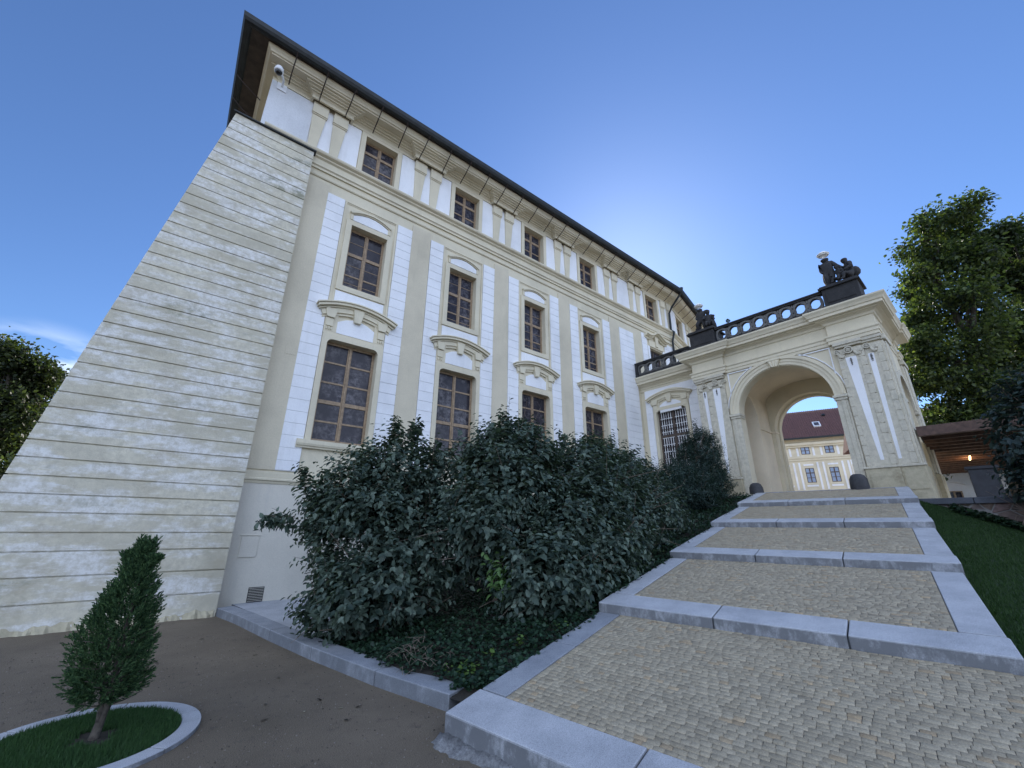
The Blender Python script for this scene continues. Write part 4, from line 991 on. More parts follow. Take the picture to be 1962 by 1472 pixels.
# drapery behind the standing figure
mb = MB(); mb.tube([P.p(.76, -.2, ZP+.75), P.p(.86, -.22, ZP+.6), P.p(.88, -.2, ZP+.42), P.p(.80, -.2, ZP+.22), P.p(.78, -.2, ZP+.03)], [.05, .09, .08, .11, .14], 9); build('drapery', mb, M['darkstone'], gr, smooth=True)
gl = thing('statue_group', P.p(5.05, -.2, ZP), 'blackened crowned stone figure with raised cloak, on the balustrade pedestal nearer the palace', 'statue', 'stone statues on the balustrade')
rockbase(gl, P, 4.58, 5.5, -.5, .22, ZP, .12)
lean = dict(stand); lean.update(shL=(-.13, 0, .77), elL=(-.24, .0, .80), haL=(-.33, .05, .72), fiL=(-.36, .06, .69), knR=(.13, .16, .30), anR=(.12, .0, .06))
_, J = statue_body('figure', gl, P.p(5.12, -.15, ZP+.06), 1.12, (.1, 1), lean); crownring(J['crown']+np.array([0, 0, .10]), gl, .15)
statue_body('figure', gl, P.p(4.84, -.1, ZP+.12), .85, (-.5, .9), sit)
mb = MB(); mb.tube([P.p(4.76, -.25, ZP+.02), P.p(4.74, -.22, ZP+.3), P.p(4.78, -.2, ZP+.55), P.p(4.70, -.18, ZP+.68), P.p(4.62, -.15, ZP+.64)], [.16, .13, .12, .10, .04], 9)
mb.tube([P.p(5.36, -.25, ZP+.02), P.p(5.34, -.22, ZP+.3), P.p(5.24, -.2, ZP+.5)], [.15, .12, .07], 9); build('drapery', mb, M['darkstone'], gl, smooth=True)
# small weed on the rail
wd = thing('weed', P.p(4.02, BD, Z1), 'tiny round green weed sprouting from the balustrade rail', 'plant')
mb = MB(); mb.tube([P.p(4.02, BD, Z1-.01), P.p(4.02, BD, Z1+.08)], .008, 5); build('stem', mb, M['twig'], wd)
n = 90; q = NP.randn(n, 3); q = unit(q)*(.03+.055*NP.rand(n, 1)); c = np.array(P.p(4.02, BD, Z1+.14)); V, Fq = leaves(c+q*.6, q, NP.randn(n, 3), .05, .03)
npmesh('foliage', V, Fq, M['leaf'], tints(n, (.04, .07, .04), (.12, .16, .08)), wd)

# ------------------------------------------------------------ guard stones
def guard(s, d, z0, h, r_, label):
    mb = MB(); c = P.p(s, d, z0); prof = [(0, h), (r_*.45, h*.985), (r_*.75, h*.9), (r_*.95, h*.72), (r_*1.0, h*.5), (r_*1.04, h*.2), (r_*1.06, -.25)]
    mb.lathe(prof, c, 22); o = build('guard_stone', mb, M['guard'], smooth=True); props(o, label, 'guard stone', 'guard stones at the gateway')
guard(1.25, .75, 2.6, .50, .21, 'dark round-topped guard stone against the right pier of the arch')
guard(3.83, .95, 2.5, .53, .20, 'dark round-topped guard stone beside the left jamb of the arch, next to the fine-leaved bush')

# ------------------------------------------------------------ retaining wall, lawn
rw = thing('retaining_wall', st(10.6, 6, 0), 'low rubble stone wall with a dark smooth coping, right of the stairway', 'wall')
mb = MB(); mb.hexa([st(10.62, 3.3, -.2), st(11.1, 3.3, -.2), st(11.1, 16, -.2), st(10.62, 16, -.2), st(10.62, 3.3, 2.16), st(11.1, 3.3, 2.16), st(11.1, 16, 2.16), st(10.62, 16, 2.16)]); build('wall', mb, M['rubble'], rw)
mb = MB()
for a, b in ((3.2, 4.42), (4.43, 5.7), (5.71, 7.0), (7.01, 9), (9.01, 12), (12.01, 16)):
    mb.hexa([st(10.54, a, 2.162), st(11.15, a, 2.162), st(11.15, b, 2.162), st(10.54, b, 2.162), st(10.54, a, 2.29), st(11.15, a, 2.31), st(11.15, b, 2.31), st(10.54, b, 2.29)])
build('coping', mb, M['coping'], rw, bevel=.01)
def lawnz(u, v):
    zs = .19+.21*np.clip(u, -2, 12)-.15; dv = np.clip(v-VW, 0, 30)
    return zs-.42*np.minimum(dv, 2.2)-.05*np.clip(dv-2.2, 0, 30)
mb = MB(); nu, nv = 40, 30; vs = [st(-3+13.9*i/nu, VW-.0+12*(j/nv)**1.4, float(lawnz(-3+13.9*i/nu, VW-.0+12*(j/nv)**1.4))) for i in range(nu+1) for j in range(nv+1)]
mb.add(vs, [(i*(nv+1)+j, (i+1)*(nv+1)+j, (i+1)*(nv+1)+j+1, i*(nv+1)+j+1) for i in range(nu) for j in range(nv)])
M['turf'] = plain('turf', (.012, .03, .008), .95, 0, .35, 12)
props(build('lawn', mb, M['turf'], smooth=True), kind='structure', label='sloping green lawn right of the stairway')
def blades(n, fn, h, name, lab, lo=(.02, .06, .012), hi=(.07, .16, .035), w_=.006):
    xy = fn(n); base = xy; n = len(base); a = NP.rand(n)*2*math.pi; hh = h*(.5+.8*NP.rand(n)); ln = .5*NP.rand(n)
    sx = np.stack([np.cos(a), np.sin(a), 0*a], 1)*w_*(.6+.8*NP.rand(n, 1)); b = NP.rand(n)*2*math.pi
    tip = base+np.stack([np.cos(b)*hh*ln, np.sin(b)*hh*ln, hh], 1)
    V = np.stack([base-sx, base+sx, tip], 1).reshape(-1, 3); Fq = (np.arange(n)[:, None]*3+np.array([[0, 1, 2]]))
    k = NP.rand(n, 1); c = np.array(lo)*(1-k)+np.array(hi)*k
    o = npmesh(name, V, Fq, M['blade'], np.repeat(c, 3, 0)); props(o, lab, 'grass', kind='stuff'); return o
def lawn_pts(n):
    u = NP.rand(n)*8.6+2.0; v = VW+.02+NP.rand(n)**1.3*3.2
    q = E0[None]+u[:, None]*SD+v[:, None]*SV; return np.concatenate([q, lawnz(u, v)[:, None]], 1)
blades(110000, lawn_pts, .035, 'lawn_grass', 'short dark green grass of the sloping lawn beside the steps', lo=(.012, .032, .008), hi=(.035, .075, .018), w_=.005)

# ------------------------------------------------------------ round bed with the thuja
BC = np.array([-.15, 5.13])
rg = thing('stone_ring', (BC[0], BC[1], 0), 'pale flat granite ring edging the round grass bed under the small conifer', 'edging ring')
for k in range(6):
    a0, a1 = 60*k+12+.35, 60*k+72-.35; mb = MB(); n = 12; vs = []
    for i in range(n+1):
        t = R(a0+(a1-a0)*i/n)
        for r_, z in ((.615, -.03), (.615, .032), (.752, .032), (.752, -.03)): vs.append((BC[0]+r_*math.cos(t), BC[1]+r_*math.sin(t), z))
    mb.add(vs, [(i*4+j, i*4+(j+1) % 4, (i+1)*4+(j+1) % 4, (i+1)*4+j) for i in range(n) for j in range(4)]+[(0, 1, 2, 3), (n*4, n*4+3, n*4+2, n*4+1)])
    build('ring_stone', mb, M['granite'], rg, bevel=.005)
mb = MB(); n = 40; mb.add([(BC[0], BC[1], .035)]+[(BC[0]+.615*math.cos(2*math.pi*k/n), BC[1]+.615*math.sin(2*math.pi*k/n), .012) for k in range(n)], [(0, k+1, (k+1) % n+1) for k in range(n)])
props(build('bed_soil', mb, M['soil']), kind='structure', label='dark soil disc inside the stone ring')
TB = np.array([-.09, 5.10])
def ring_pts(n):
    r_ = .61*np.sqrt(NP.rand(n)); a = NP.rand(n)*2*math.pi; x = BC[0]+r_*np.cos(a); y = BC[1]+r_*np.sin(a)
    k = np.hypot(x-TB[0], y-TB[1]) > .13+.04*np.sin(a*5)+.05*NP.rand(n)
    return np.stack([x, y, .012+.022*(1-r_/.61)], 1)[k]
blades(30000, ring_pts, .045, 'ring_grass', 'dark green grass inside the stone ring', (.02, .05, .018), (.06, .13, .045), .0035)

th = thing('thuja', (TB[0], TB[1], 0), 'small leaning dark green conifer with a bare forked trunk in the round grass bed', 'conifer')
mb = MB()
def tpt(z, a=0, r_=0): return np.array([TB[0]+.03*z+.02*math.sin(z*5)+r_*math.cos(a), TB[1]+.02*math.sin(z*4)+r_*math.sin(a), z])
mb.tube([tpt(z) for z in (-.02, .06, .2, .4, .7, 1.1, 1.35)], [.042, .032, .026, .022, .016, .009, .004], 8)
mb.tube([tpt(.10), tpt(.26, 3.6, .04), tpt(.5, 3.4, .07), tpt(.8, 3.3, .09)], [.022, .016, .012, .005], 7)
mb.tube([tpt(.16), tpt(.33, .6, .06), tpt(.5, .4, .12), tpt(.75, .4, .14)], [.018, .013, .009, .004], 7)
for k in range(26):
    a = rnd.random()*6.28; z = rnd.uniform(.2, .7); r_ = rnd.uniform(.15, .3); mb.tube([tpt(z), tpt(z+.03, a, r_*.5), tpt(z+.08, a, r_)], [.007, .005, .002], 5)
build('trunk', mb, M['bark'], th, smooth=True)
def thuja_r(z): return np.interp(z, [.20, .30, .45, .62, .8, 1.0, 1.15, 1.3, 1.46], [.05, .15, .20, .215, .19, .145, .10, .05, .01])
ns = 2500; V_, F_, C_ = [], [], []; off = 0
z = .27+1.17*NP.rand(ns); a = NP.rand(ns)*2*math.pi
lump = 1+.13*np.sin(a*3+z*7)+.10*np.sin(a*5-z*11)+.08*np.sin(z*23+a)
rr = thuja_r(z)*lump*(.35+.75*NP.rand(ns)**.6)
ax = TB[0]+.03*z-.035*(z-.6)*0; c = np.stack([TB[0]-.02*z+rr*np.cos(a), TB[1]+.02*np.sin(z*4)+rr*np.sin(a), z], 1)
lead = [(-.10, 1.31), (-.045, 1.46), (.02, 1.36), (.075, 1.43), (.125, 1.28), (0, 1.40)]; li = NP.randint(0, 6, ns); lx = np.array([q[0] for q in lead])[li]; lz = np.array([q[1] for q in lead])[li]
tt_ = np.clip((z-1.02)/(lz-1.02), 0, 1); up_ = z > 1.02; sh = tt_*(1-.0*tt_); ctr_ = np.array([TB[0]-.02, TB[1]])
for ax_ in (0, 1):
    tgt = ctr_[ax_]+lx*CR[ax_]+np.where(ax_ == 0, rr*np.cos(a), rr*np.sin(a))*.35*(1-tt_)+.012*NP.randn(ns); c[:, ax_] = np.where(up_, c[:, ax_]*(1-sh)+tgt*sh, c[:, ax_])
c[:, 2] = np.minimum(c[:, 2], lz)
out = np.stack([np.cos(a), np.sin(a), np.zeros(ns)], 1)
dirs = unit(out*.8+np.array([0, 0, 1.])*(.35+1.3*np.clip(z-.3, 0, 1))[:, None]+NP.randn(ns, 3)*.3)
# each spray: fan of small narrow scales
for k in range(13):
    t = k/12; sd = unit(np.cross(dirs, NP.randn(ns, 3))); fan = unit(dirs+sd*((k % 2)*2-1)*(.75*(1-t*.5))); p0 = c+dirs*(.085*t)
    V, Fq = leaves(p0, fan, NP.randn(ns, 3), .030*(1.25-t*.5), .0085, .1, .1); V_.append(V); F_.append(Fq+off); off += len(V)
    C_.append(tints(ns, (.016, .042, .020), (.085, .15, .06)))
npmesh('foliage', np.concatenate(V_), np.concatenate(F_), M['needle'], np.concatenate(C_), th)

# ------------------------------------------------------------ broadleaf bushes
def inside_sample(n, els, rs, shell=.35):
    """random points in a union of ellipsoids [(c, r)] biased towards the surface"""
    vol = np.array([r_[0]*r_[1]*r_[2] for c, r_ in els])**.75; k = rs.choice(len(els), n, p=vol/vol.sum())
    d = unit(rs.randn(n, 3)); r_ = (1-shell*rs.rand(n)**1.6)[:, None]
    c = np.array([e[0] for e in els])[k]; rad = np.array([e[1] for e in els])[k]
    lump = 1+.12*np.sin(d[:, :1]*5+c[:, :1]*3)*np.cos(d[:, 1:2]*6)+.10*np.sin(d[:, 2:]*9+d[:, :1]*4)
    return c+d*rad*r_*lump, d
def bush(name, base, els, nsh, llen, lwid, lo, hi, label, cat, stems=14, per=9, shoot=.42, droop=.5, light=None, seed=1, group=None, mat='leaf', extra=(), topy=0.3):
    rs = np.random.RandomState(seed); o = thing(name, base, label, cat, group)
    p, d = inside_sample(nsh, els, rs)
    keep = p[:, 2] > bedz(p[:, 0], p[:, 1])+.05; p, d = p[keep], d[keep]; n = len(p)
    sd = unit(d*.8+np.array([0, 0, .75])+rs.randn(n, 3)*.38)
    L_ = shoot*(.5+.75*rs.rand(n)+.7*rs.rand(n)**5); V_, F_, C_ = [], [], []; off = 0
    for e in extra:    # sprays that stick out: (start, end)
        a, b = np.array(e[0], float), np.array(e[1], float); m_ = 16
        t = rs.rand(m_, 1); pp_ = a+(b-a)*t+rs.randn(m_, 3)*.05; p = np.concatenate([p, pp_]); sd = np.concatenate([sd, unit(np.repeat((b-a)[None], m_, 0)+rs.randn(m_, 3)*.25*np.linalg.norm(b-a))]); L_ = np.concatenate([L_, np.full(m_, shoot*.7)])
    n = len(p)
    side = unit(np.cross(sd, rs.randn(n, 3)))
    for k in range(per):
        t = (k+.5)/per; q = p+sd*(L_*(t-.35))[:, None]+np.array([0, 0, -1.])*(L_*t*t*.15)[:, None]
        ang = k*2.4+rs.rand(n)*.6; s2 = np.cross(sd, side); ra = side*np.cos(ang)[:, None]+s2*np.sin(ang)[:, None]
        ld = unit(ra+sd*.55+np.array([0, 0, -droop])+rs.randn(n, 3)*.18); sz = (1.08-.5*t)*(.55+.85*rs.rand(n))
        V, Fq = leaves(q, ld, sd+rs.randn(n, 3)*.3+np.array([0, 0, .6]), llen*sz, lwid*sz, .16, .18)
        V_.append(V); F_.append(Fq+off); off += len(V)
        mk = None
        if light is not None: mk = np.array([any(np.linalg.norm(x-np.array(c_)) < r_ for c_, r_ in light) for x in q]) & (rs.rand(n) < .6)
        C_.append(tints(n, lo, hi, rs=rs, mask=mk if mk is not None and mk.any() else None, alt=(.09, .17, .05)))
    npmesh('foliage', np.concatenate(V_), np.concatenate(F_), M[mat], np.concatenate(C_), o)
    mb = MB()
    for k in range(stems):
        e = els[k % len(els)]; tgt = np.array(e[0])+rs.randn(3)*np.array(e[1])*.45; b = np.array(base, float)+np.array([rs.randn()*.14, rs.randn()*.14, -.05])
        mid = b*.5+tgt*.5+np.array([0, 0, .25])+rs.randn(3)*.1; rr_ = rs.uniform(.009, .02)
        mb.tube([b, b*.7+mid*.3+np.array([0, 0, .1]), mid, tgt], [rr_, rr_*.85, rr_*.6, rr_*.3], 5)
        for j in range(4):
            t2 = tgt+rs.randn(3)*np.array(e[1])*.5; mb.tube([mid*.6+tgt*.4, t2], [rr_*.4, .003], 4)
    build('stem', mb, M['twig'], o); 
    # pale bare twigs among the shoots
    mb = MB(); ii = rs.choice(len(p), min(len(p), 260), replace=False)
    for i in ii: mb.tube([p[i]-sd[i]*L_[i]*.5, p[i]+sd[i]*L_[i]*.55], [.0045, .002], 4, False)
    props(build('twig', mb, M['twig'], o), kind='stuff')
    return o
LO, HI = (.024, .045, .036), (.125, .165, .125)
def bz(x, y): return float(bedz(x, y))
bush('viburnum_bush', (2.75, 6.55, bz(2.75, 6.55)), [((2.65, 6.9, 1.55), (.95, .9, 1.0)), ((3.0, 7.0, 2.35), (.85, .75, .75)), ((2.3, 6.6, .7), (.52, .6, .5)), ((2.85, 6.3, 1.2), (.5, .5, .6)), ((2.08, 6.7, .55), (.42, .5, .38)), ((3.65, 6.6, 2.35), (.6, .6, .62)), ((3.35, 6.1, 1.35), (.55, .5, .6)), ((3.05, 6.0, .7), (.42, .4, .36)), ((2.3, 6.85, 2.1), (.6, .55, .6)), ((2.5, 6.2, .8), (.55, .5, .5)), ((1.95, 7.1, 1.8), (.38, .45, .38))],
     2300, .12, .072, LO, HI, 'big dark-leaved bush nearest the buttress, spreading over the palace base', 'bush', 18, group='large shrubs along the palace wall', seed=3,
     extra=[((1.7, 7.0, 1.7), (1.15, 6.95, 1.72)), ((2.9, 7, 3.0), (2.85, 7, 3.42)), ((1.6, 6.9, 2.0), (1.5, 6.95, 2.35)), ((3.2, 7, 3.1), (3.3, 7, 3.4))])
bush('viburnum_bush', (4.3, 5.45, bz(4.3, 5.45)), [((4.35, 5.5, 1.9), (1.05, .85, 1.15)), ((4.5, 5.7, 2.75), (.75, .7, .65)), ((3.8, 5.35, 1.75), (.6, .6, .6)), ((4.95, 4.75, 1.45), (.75, .5, .8)), ((4.2, 4.6, 1.05), (.6, .5, .6)), ((4.75, 4.4, .95), (.5, .4, .5)), ((5.5, 4.5, 1.25), (.5, .38, .6)), ((4.1, 4.75, .85), (.55, .45, .42)), ((5.5, 4.75, 1.9), (.6, .4, .8))],
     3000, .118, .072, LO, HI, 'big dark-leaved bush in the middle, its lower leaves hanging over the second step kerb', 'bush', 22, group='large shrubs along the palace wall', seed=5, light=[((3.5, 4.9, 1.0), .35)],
     extra=[((4.35, 5.6, 3.0), (4.3, 5.6, 3.45)), ((4.7, 5.8, 3.0), (4.75, 5.8, 3.5)), ((3.7, 5.6, 2.6), (3.5, 5.6, 2.95))])
bush('viburnum_bush', (6.6, 5.6, bz(6.6, 5.6)), [((6.3, 5.6, 2.2), (1.1, .85, 1.05)), ((7.3, 5.9, 2.55), (.85, .75, .85)), ((5.8, 5.3, 2.6), (.7, .6, .7)), ((6.3, 4.95, 1.8), (.75, .45, .75)), ((7.2, 5.25, 2.1), (.7, .4, .7)), ((6.3, 4.7, 1.45), (.6, .35, .55)), ((7.3, 4.95, 1.75), (.6, .35, .55)), ((8.3, 5.2, 2.0), (.6, .35, .5)), ((8.2, 5.6, 2.35), (.6, .4, .6)), ((8.3, 6.2, 2.6), (.7, .7, .7))],
     2500, .11, .066, LO, HI, 'dark-leaved bush farther up the slope, between the middle bush and the fine-leaved one', 'bush', 18, group='large shrubs along the palace wall', seed=8,
     extra=[((6.6, 5.8, 3.0), (6.6, 5.8, 3.4)), ((7.6, 6, 3.1), (7.7, 6, 3.6)), ((8.4, 6.2, 3.1), (8.6, 6.2, 3.5))])
bush('fine_leaved_bush', (11.6, 6.7, 2.3), [((12.7, 6.6, 3.4), (.95, .65, .9)), ((12.95, 6.5, 4.05), (.6, .45, .6)), ((11.2, 6.6, 2.75), (1.0, .7, .65)), ((10.0, 6.4, 2.45), (.9, .65, .6)), ((12.6, 6.4, 2.9), (.9, .6, .6)), ((11.3, 6.1, 2.6), (1.0, .5, .5))],
     5200, .085, .024, (.014, .030, .028), (.05, .085, .068), 'fine-leaved dark bush beside the left jamb of the gateway, in front of the barred window', 'bush', 16, per=10, shoot=.30, droop=.05, seed=12,
     extra=[((12.9, 6.6, 4.3), (12.9, 6.6, 4.9)), ((13.2, 6.5, 4.1), (13.5, 6.5, 4.5)), ((12.4, 6.6, 4.0), (12.3, 6.6, 4.5))])
# ivy carpet
def ivy(n, fn, name, lab, lo, hi, sz=.05, light=None, cat='ivy'):
    q = fn(n); n = len(q); a = NP.rand(n)*2*math.pi; d = np.stack([np.cos(a), np.sin(a), -.15+.3*NP.rand(n)], 1)
    u = np.array([0, 0, 1.])+NP.randn(n, 3)*.45; s_ = sz*(.6+.8*NP.rand(n)); V, Fq = leaves(q, d, u, s_, s_*.95, .08, .1)
    mk = None
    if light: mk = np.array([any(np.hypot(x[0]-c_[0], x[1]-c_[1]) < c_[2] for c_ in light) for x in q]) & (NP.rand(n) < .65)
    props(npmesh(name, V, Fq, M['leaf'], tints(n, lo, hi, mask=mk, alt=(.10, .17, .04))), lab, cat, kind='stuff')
def ivy_pts(n):
    u = -.15+NP.rand(n)**1.5*12.2; v = -NP.rand(n)**1.1*5.8+.05
    q = E0[None]+u[:, None]*SD+v[:, None]*SV; x, y = q[:, 0], q[:, 1]
    cx_ = np.array([curbx(t) for t in np.clip(y, 3.93, 10.3)]); wob = .05*np.sin(y*6)+.04*np.sin(y*17)
    k = (x > cx_+.18+wob+np.clip((y-6.9)*.9, 0, 1.2)) & (y < 9.6)
    x, y = x[k], y[k]; return np.stack([x, y, bedz(x, y)+.02+.09*NP.rand(len(x))*(1+.5*np.sin(x*4)*np.sin(y*5))], 1)
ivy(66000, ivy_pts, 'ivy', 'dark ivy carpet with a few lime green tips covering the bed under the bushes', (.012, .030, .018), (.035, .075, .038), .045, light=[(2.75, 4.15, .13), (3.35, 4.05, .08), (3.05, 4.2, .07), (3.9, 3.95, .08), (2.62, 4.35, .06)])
mb = MB()
tw = thing('dead_twigs', (2.55, 4.75, .15), 'tangle of pale dead twigs lying on the ivy by the curb', 'twigs')
for k in range(46):
    a = rnd.random()*6.28; x, y = 2.55+rnd.gauss(0, .13), 4.78+rnd.gauss(0, .22); l = rnd.uniform(.08, .3); z = bz(x, y)+.09
    mb.tube([(x, y, z), (x+l*.5*math.cos(a), y+l*.5*math.sin(a), z+rnd.uniform(.01, .07)), (x+l*math.cos(a+.4), y+l*math.sin(a+.4), z+rnd.uniform(-.03, .03))], [.003, .0025, .001], 4)
props(build('twig_tangle', mb, M['twig'], tw), kind='stuff')

# ------------------------------------------------------------ trees
def tree(name, base, H, els, nclump, per, lsz, lo, hi, label, cat, seed, group=None, trunk_r=.35, crad=.75):
    rs = np.random.RandomState(seed); o = thing(name, base, label, cat, group); base = np.array(base, float)
    p, d = inside_sample(nclump, els, rs, shell=.75); V_, F_, C_ = [], [], []; off = 0
    cl = (rs.rand(nclump, 1)*.7+.65)
    for k in range(per):
        g = rs.randn(nclump, 3)*np.array([1, 1, .6])*crad*.5; q = p+g
        ld = unit(g+d*.5+np.array([0, 0, -.35])+rs.randn(nclump, 3)*.5); s_ = lsz*(.6+.8*rs.rand(nclump))
        V, Fq = leaves(q, ld, rs.randn(nclump, 3)+np.array([0, 0, 1.2]), s_, s_*.62, .12, .1); V_.append(V); F_.append(Fq+off); off += len(V)
        kk = rs.rand(nclump, 1); c = (np.array(lo)*(1-kk)+np.array(hi)*kk)*cl; C_.append(np.repeat(c, 6, 0))
    npmesh('crown', np.concatenate(V_), np.concatenate(F_), M['treeleaf'], np.concatenate(C_), o)
    mb = MB(); top = base+np.array([0, 0, H*.8])
    mb.tube([base, base+np.array([.1, .1, H*.25]), base+np.array([-.1, .2, H*.5]), top], [trunk_r*1.2, trunk_r*.9, trunk_r*.6, trunk_r*.1], 10)
    for i in rs.choice(nclump, min(nclump, 90), replace=False):
        b = base+(top-base)*rs.uniform(.2, .85); m_ = (b+p[i])/2+rs.randn(3)*.4+np.array([0, 0, .3]); r_ = trunk_r*rs.uniform(.08, .28)
        mb.tube([b, m_, p[i]], [r_, r_*.6, r_*.15], 6)
    build('trunk', mb, M['bark'], o, smooth=True); return o
def polar(az, dist, z): v = az2v(R(az), 0); return (v[0]*dist, v[1]*dist, z)
GL, GH = (.035, .055, .022), (.10, .13, .04)
def el(az, dist, z, r_): return (polar(az, dist, z), r_)
def lumptree(base, H, lumps, dist, per, lsz, lo, hi, label, seed, group, tr=.4, dz=(-1.7, .1, 1.9), limbs=60):
    rs = np.random.RandomState(seed); o = thing('broadleaf_tree', base, label, 'tree', group); base = np.array(base, float)
    V_, F_, C_ = [], [], []; off = 0; ends = []
    for (az, z, rr_, rz_) in lumps:
        for k, d_ in enumerate(dz):
            c = np.array(polar(az+rs.uniform(-.8, .8)*(k != 1), dist+d_+rs.uniform(-.5, .5), z+rs.uniform(-.3, .3)-(.35 if k != 1 else 0))); ends.append(c)
            nc = 26; cc_ = c+unit(rs.randn(nc, 3))*np.array([rr_*1.1, rr_*1.1, rz_*.62])*(.35+.6*rs.rand(nc, 1)); tint = .6+.75*rs.rand(nc)
            n = nc*per; q = np.repeat(cc_, per, 0)+rs.randn(n, 3)*np.array([.26, .26, .17]); out = unit(q-c)
            ld = unit(out*.6+rs.randn(n, 3)*.7+np.array([0, 0, -.25])); s_ = lsz*(.55+.8*rs.rand(n))
            V, Fq = leaves(q, ld, rs.randn(n, 3)*.8+np.array([0, 0, 1.0]), s_, s_*.6, .14, .12); V_.append(V); F_.append(Fq+off); off += len(V)
            kk = rs.rand(n, 1)**1.4; C_.append(np.repeat((np.array(lo)*(1-kk)+np.array(hi)*kk)*np.repeat(tint, per)[:, None], 6, 0))
    npmesh('crown', np.concatenate(V_), np.concatenate(F_), M['treeleaf'], np.concatenate(C_), o)
    mb = MB(); top = np.array(base)+np.array([0, 0, H*.8]); top[:2] = top[:2]*.5+np.mean([e[:2] for e in ends], 0)*.5
    ctr = [base, base*.8+top*.2, base*.45+top*.55+np.array([.2, -.2, 0]), top]; mb.tube(ctr, [tr*1.2, tr*.9, tr*.6, tr*.15], 10)
    for i in range(min(limbs, len(ends))):
        e = ends[(i*7) % len(ends)]; hz = max(base[2]+2, e[2]-rs.uniform(1.5, 4)); t = np.clip((hz-base[2])/(top[2]-base[2]), 0, 1); b = base+(top-base)*t
        m_ = b*.45+e*.55+np.array([0, 0, .3])+rs.randn(3)*.2; r_ = tr*rs.uniform(.14, .3); mb.tube([b, m_, e], [r_, r_*.6, r_*.2], 6)
    build('trunk', mb, M['bark'], o, smooth=True); return o
T1 = [(51.63, 17.85, 0.81, 1.42), (53.39, 17.51, 0.63, 1.15), (49.7, 16.67, 0.8, 1.34), (51.81, 15.68, 1.02, 1.81), (53.49, 15.0, 0.64, 1.15), (48.33, 15.11, 0.65, 1.05), (49.73, 13.57, 1.08, 1.81), (52.04, 13.01, 0.98, 1.7), (47.7, 12.71, 0.68, 1.07), (46.64, 11.44, 0.69, 1.06), (48.56, 10.94, 1.09, 1.74), (50.89, 10.52, 0.99, 1.65), (46.57, 9.72, 0.87, 1.32), (48.71, 8.82, 1.05, 1.66), (50.95, 8.51, 0.8, 1.31), (46.9, 7.59, 0.83, 1.25), (48.64, 7.13, 0.78, 1.19), (53, 11.5, 1, 1.6), (53, 8, 1, 1.6), (46.2, 5.8, .9, 1.2), (49.5, 5.6, 1, 1.2)]
T2 = [(55.11, 16.9, 0.58, 1.07), (56.08, 16.88, 0.48, 0.9), (54.65, 14.71, 0.81, 1.49), (53.34, 12.45, 0.83, 1.46), (52.92, 10.05, 0.82, 1.4), (55.89, 13.99, 0.91, 1.71), (54.91, 11.14, 1.05, 1.93), (53.31, 8.23, 1.08, 1.88), (57.0, 16.2, .9, 1.5), (55, 7.6, 1.1, 1.7), (51.5, 5.4, 1.2, 1.5), (57.5, 15, 1, 1.6), (57.5, 12, 1.1, 1.8), (56.5, 9, 1.1, 1.8), (54.5, 6.2, 1.2, 1.5)]
T3 = [(-52.65, 8.24, 0.55, 0.89), (-51.35, 8.2, 0.44, 0.69), (-50.3, 8.35, 0.21, 0.33), (-51.78, 6.71, 0.63, 0.98), (-50.37, 6.17, 0.41, 0.62), (-50.51, 5.02, 0.72, 1.07), (-50.67, 3.71, 0.69, 1.03), (-50.63, 7.21, 0.26, 0.41), (-53.98, 6.45, 1.04, 1.66), (-54, 8.4, .9, 1.2), (-52.5, 5.2, .9, 1.3), (-52.5, 3.2, 1, 1.5), (-55, 4, 1.2, 1.8), (-49.6, 2.4, .9, 1.2)]
lumptree(polar(50.5, 31, 2.5), 16, T1, 31, 34, .19, (.02, .038, .018), (.13, .165, .045), 'tall leafy tree with a broad crown behind the gateway', 21, 'trees beyond the garden')
lumptree(polar(55.5, 34, 2.5), 15, T2, 34, 34, .19, (.02, .036, .018), (.085, .11, .04), 'leafy tree at the right picture edge, its top lower than the broad tree beside it', 22, 'trees beyond the garden')
lumptree(polar(-52, 27, 0), 8, T3, 27, 30, .15, (.018, .028, .013), (.07, .09, .03), 'leafy tree behind the foot of the buttress at the left picture edge', 23, None, .28, (-.9, 0, .9), 42)
# shrub with broad leaves on the right, in front of the wall
rs_ = np.array(st(9.9, 5.6, 0)); 
def rp(u, v, z): return st(u, v, z)
bush('broad_leaved_shrub', st(10.0, 5.5, float(lawnz(10, 5.5))), [(rp(10.0, 5.55, 3.2), (.62, .6, 1.25)), (rp(10.0, 5.5, 2.3), (.6, .5, .85)), (rp(9.6, 6.3, 2.8), (.8, .8, 1.7)), (rp(10.2, 6.2, 4.2), (.6, .6, .8))], 900, .17, .10, (.02, .035, .035), (.055, .085, .075),
     'dark broad-leaved shrub hanging at the right picture edge over the low wall', 'shrub', 10, seed=31)
bush('leafy_creeper', st(10.3, 4.75, 1.3), [(rp(10.45, 4.95, 1.75), (.15, .4, .6)), (rp(10.4, 5.6, 1.5), (.3, .8, .8))], 110, .12, .10, (.02, .04, .02), (.07, .12, .04), 'thin creeper with round yellow-green leaves on the rubble wall', 'creeper', 5, seed=33, per=6)
def ivy2(n):
    v = VW+.5+NP.rand(n)*3.5; u = 10.55-NP.rand(n)**2*.5-.06*(v-VW); q = E0[None]+u[:, None]*SD+v[:, None]*SV
    return np.concatenate([q, (lawnz(u, v)+.02+.12*NP.rand(n))[:, None]], 1)
ivy(5000, ivy2, 'wall_ivy', 'dark ivy strip between the lawn and the rubble wall', (.012, .028, .016), (.035, .07, .03), .06)

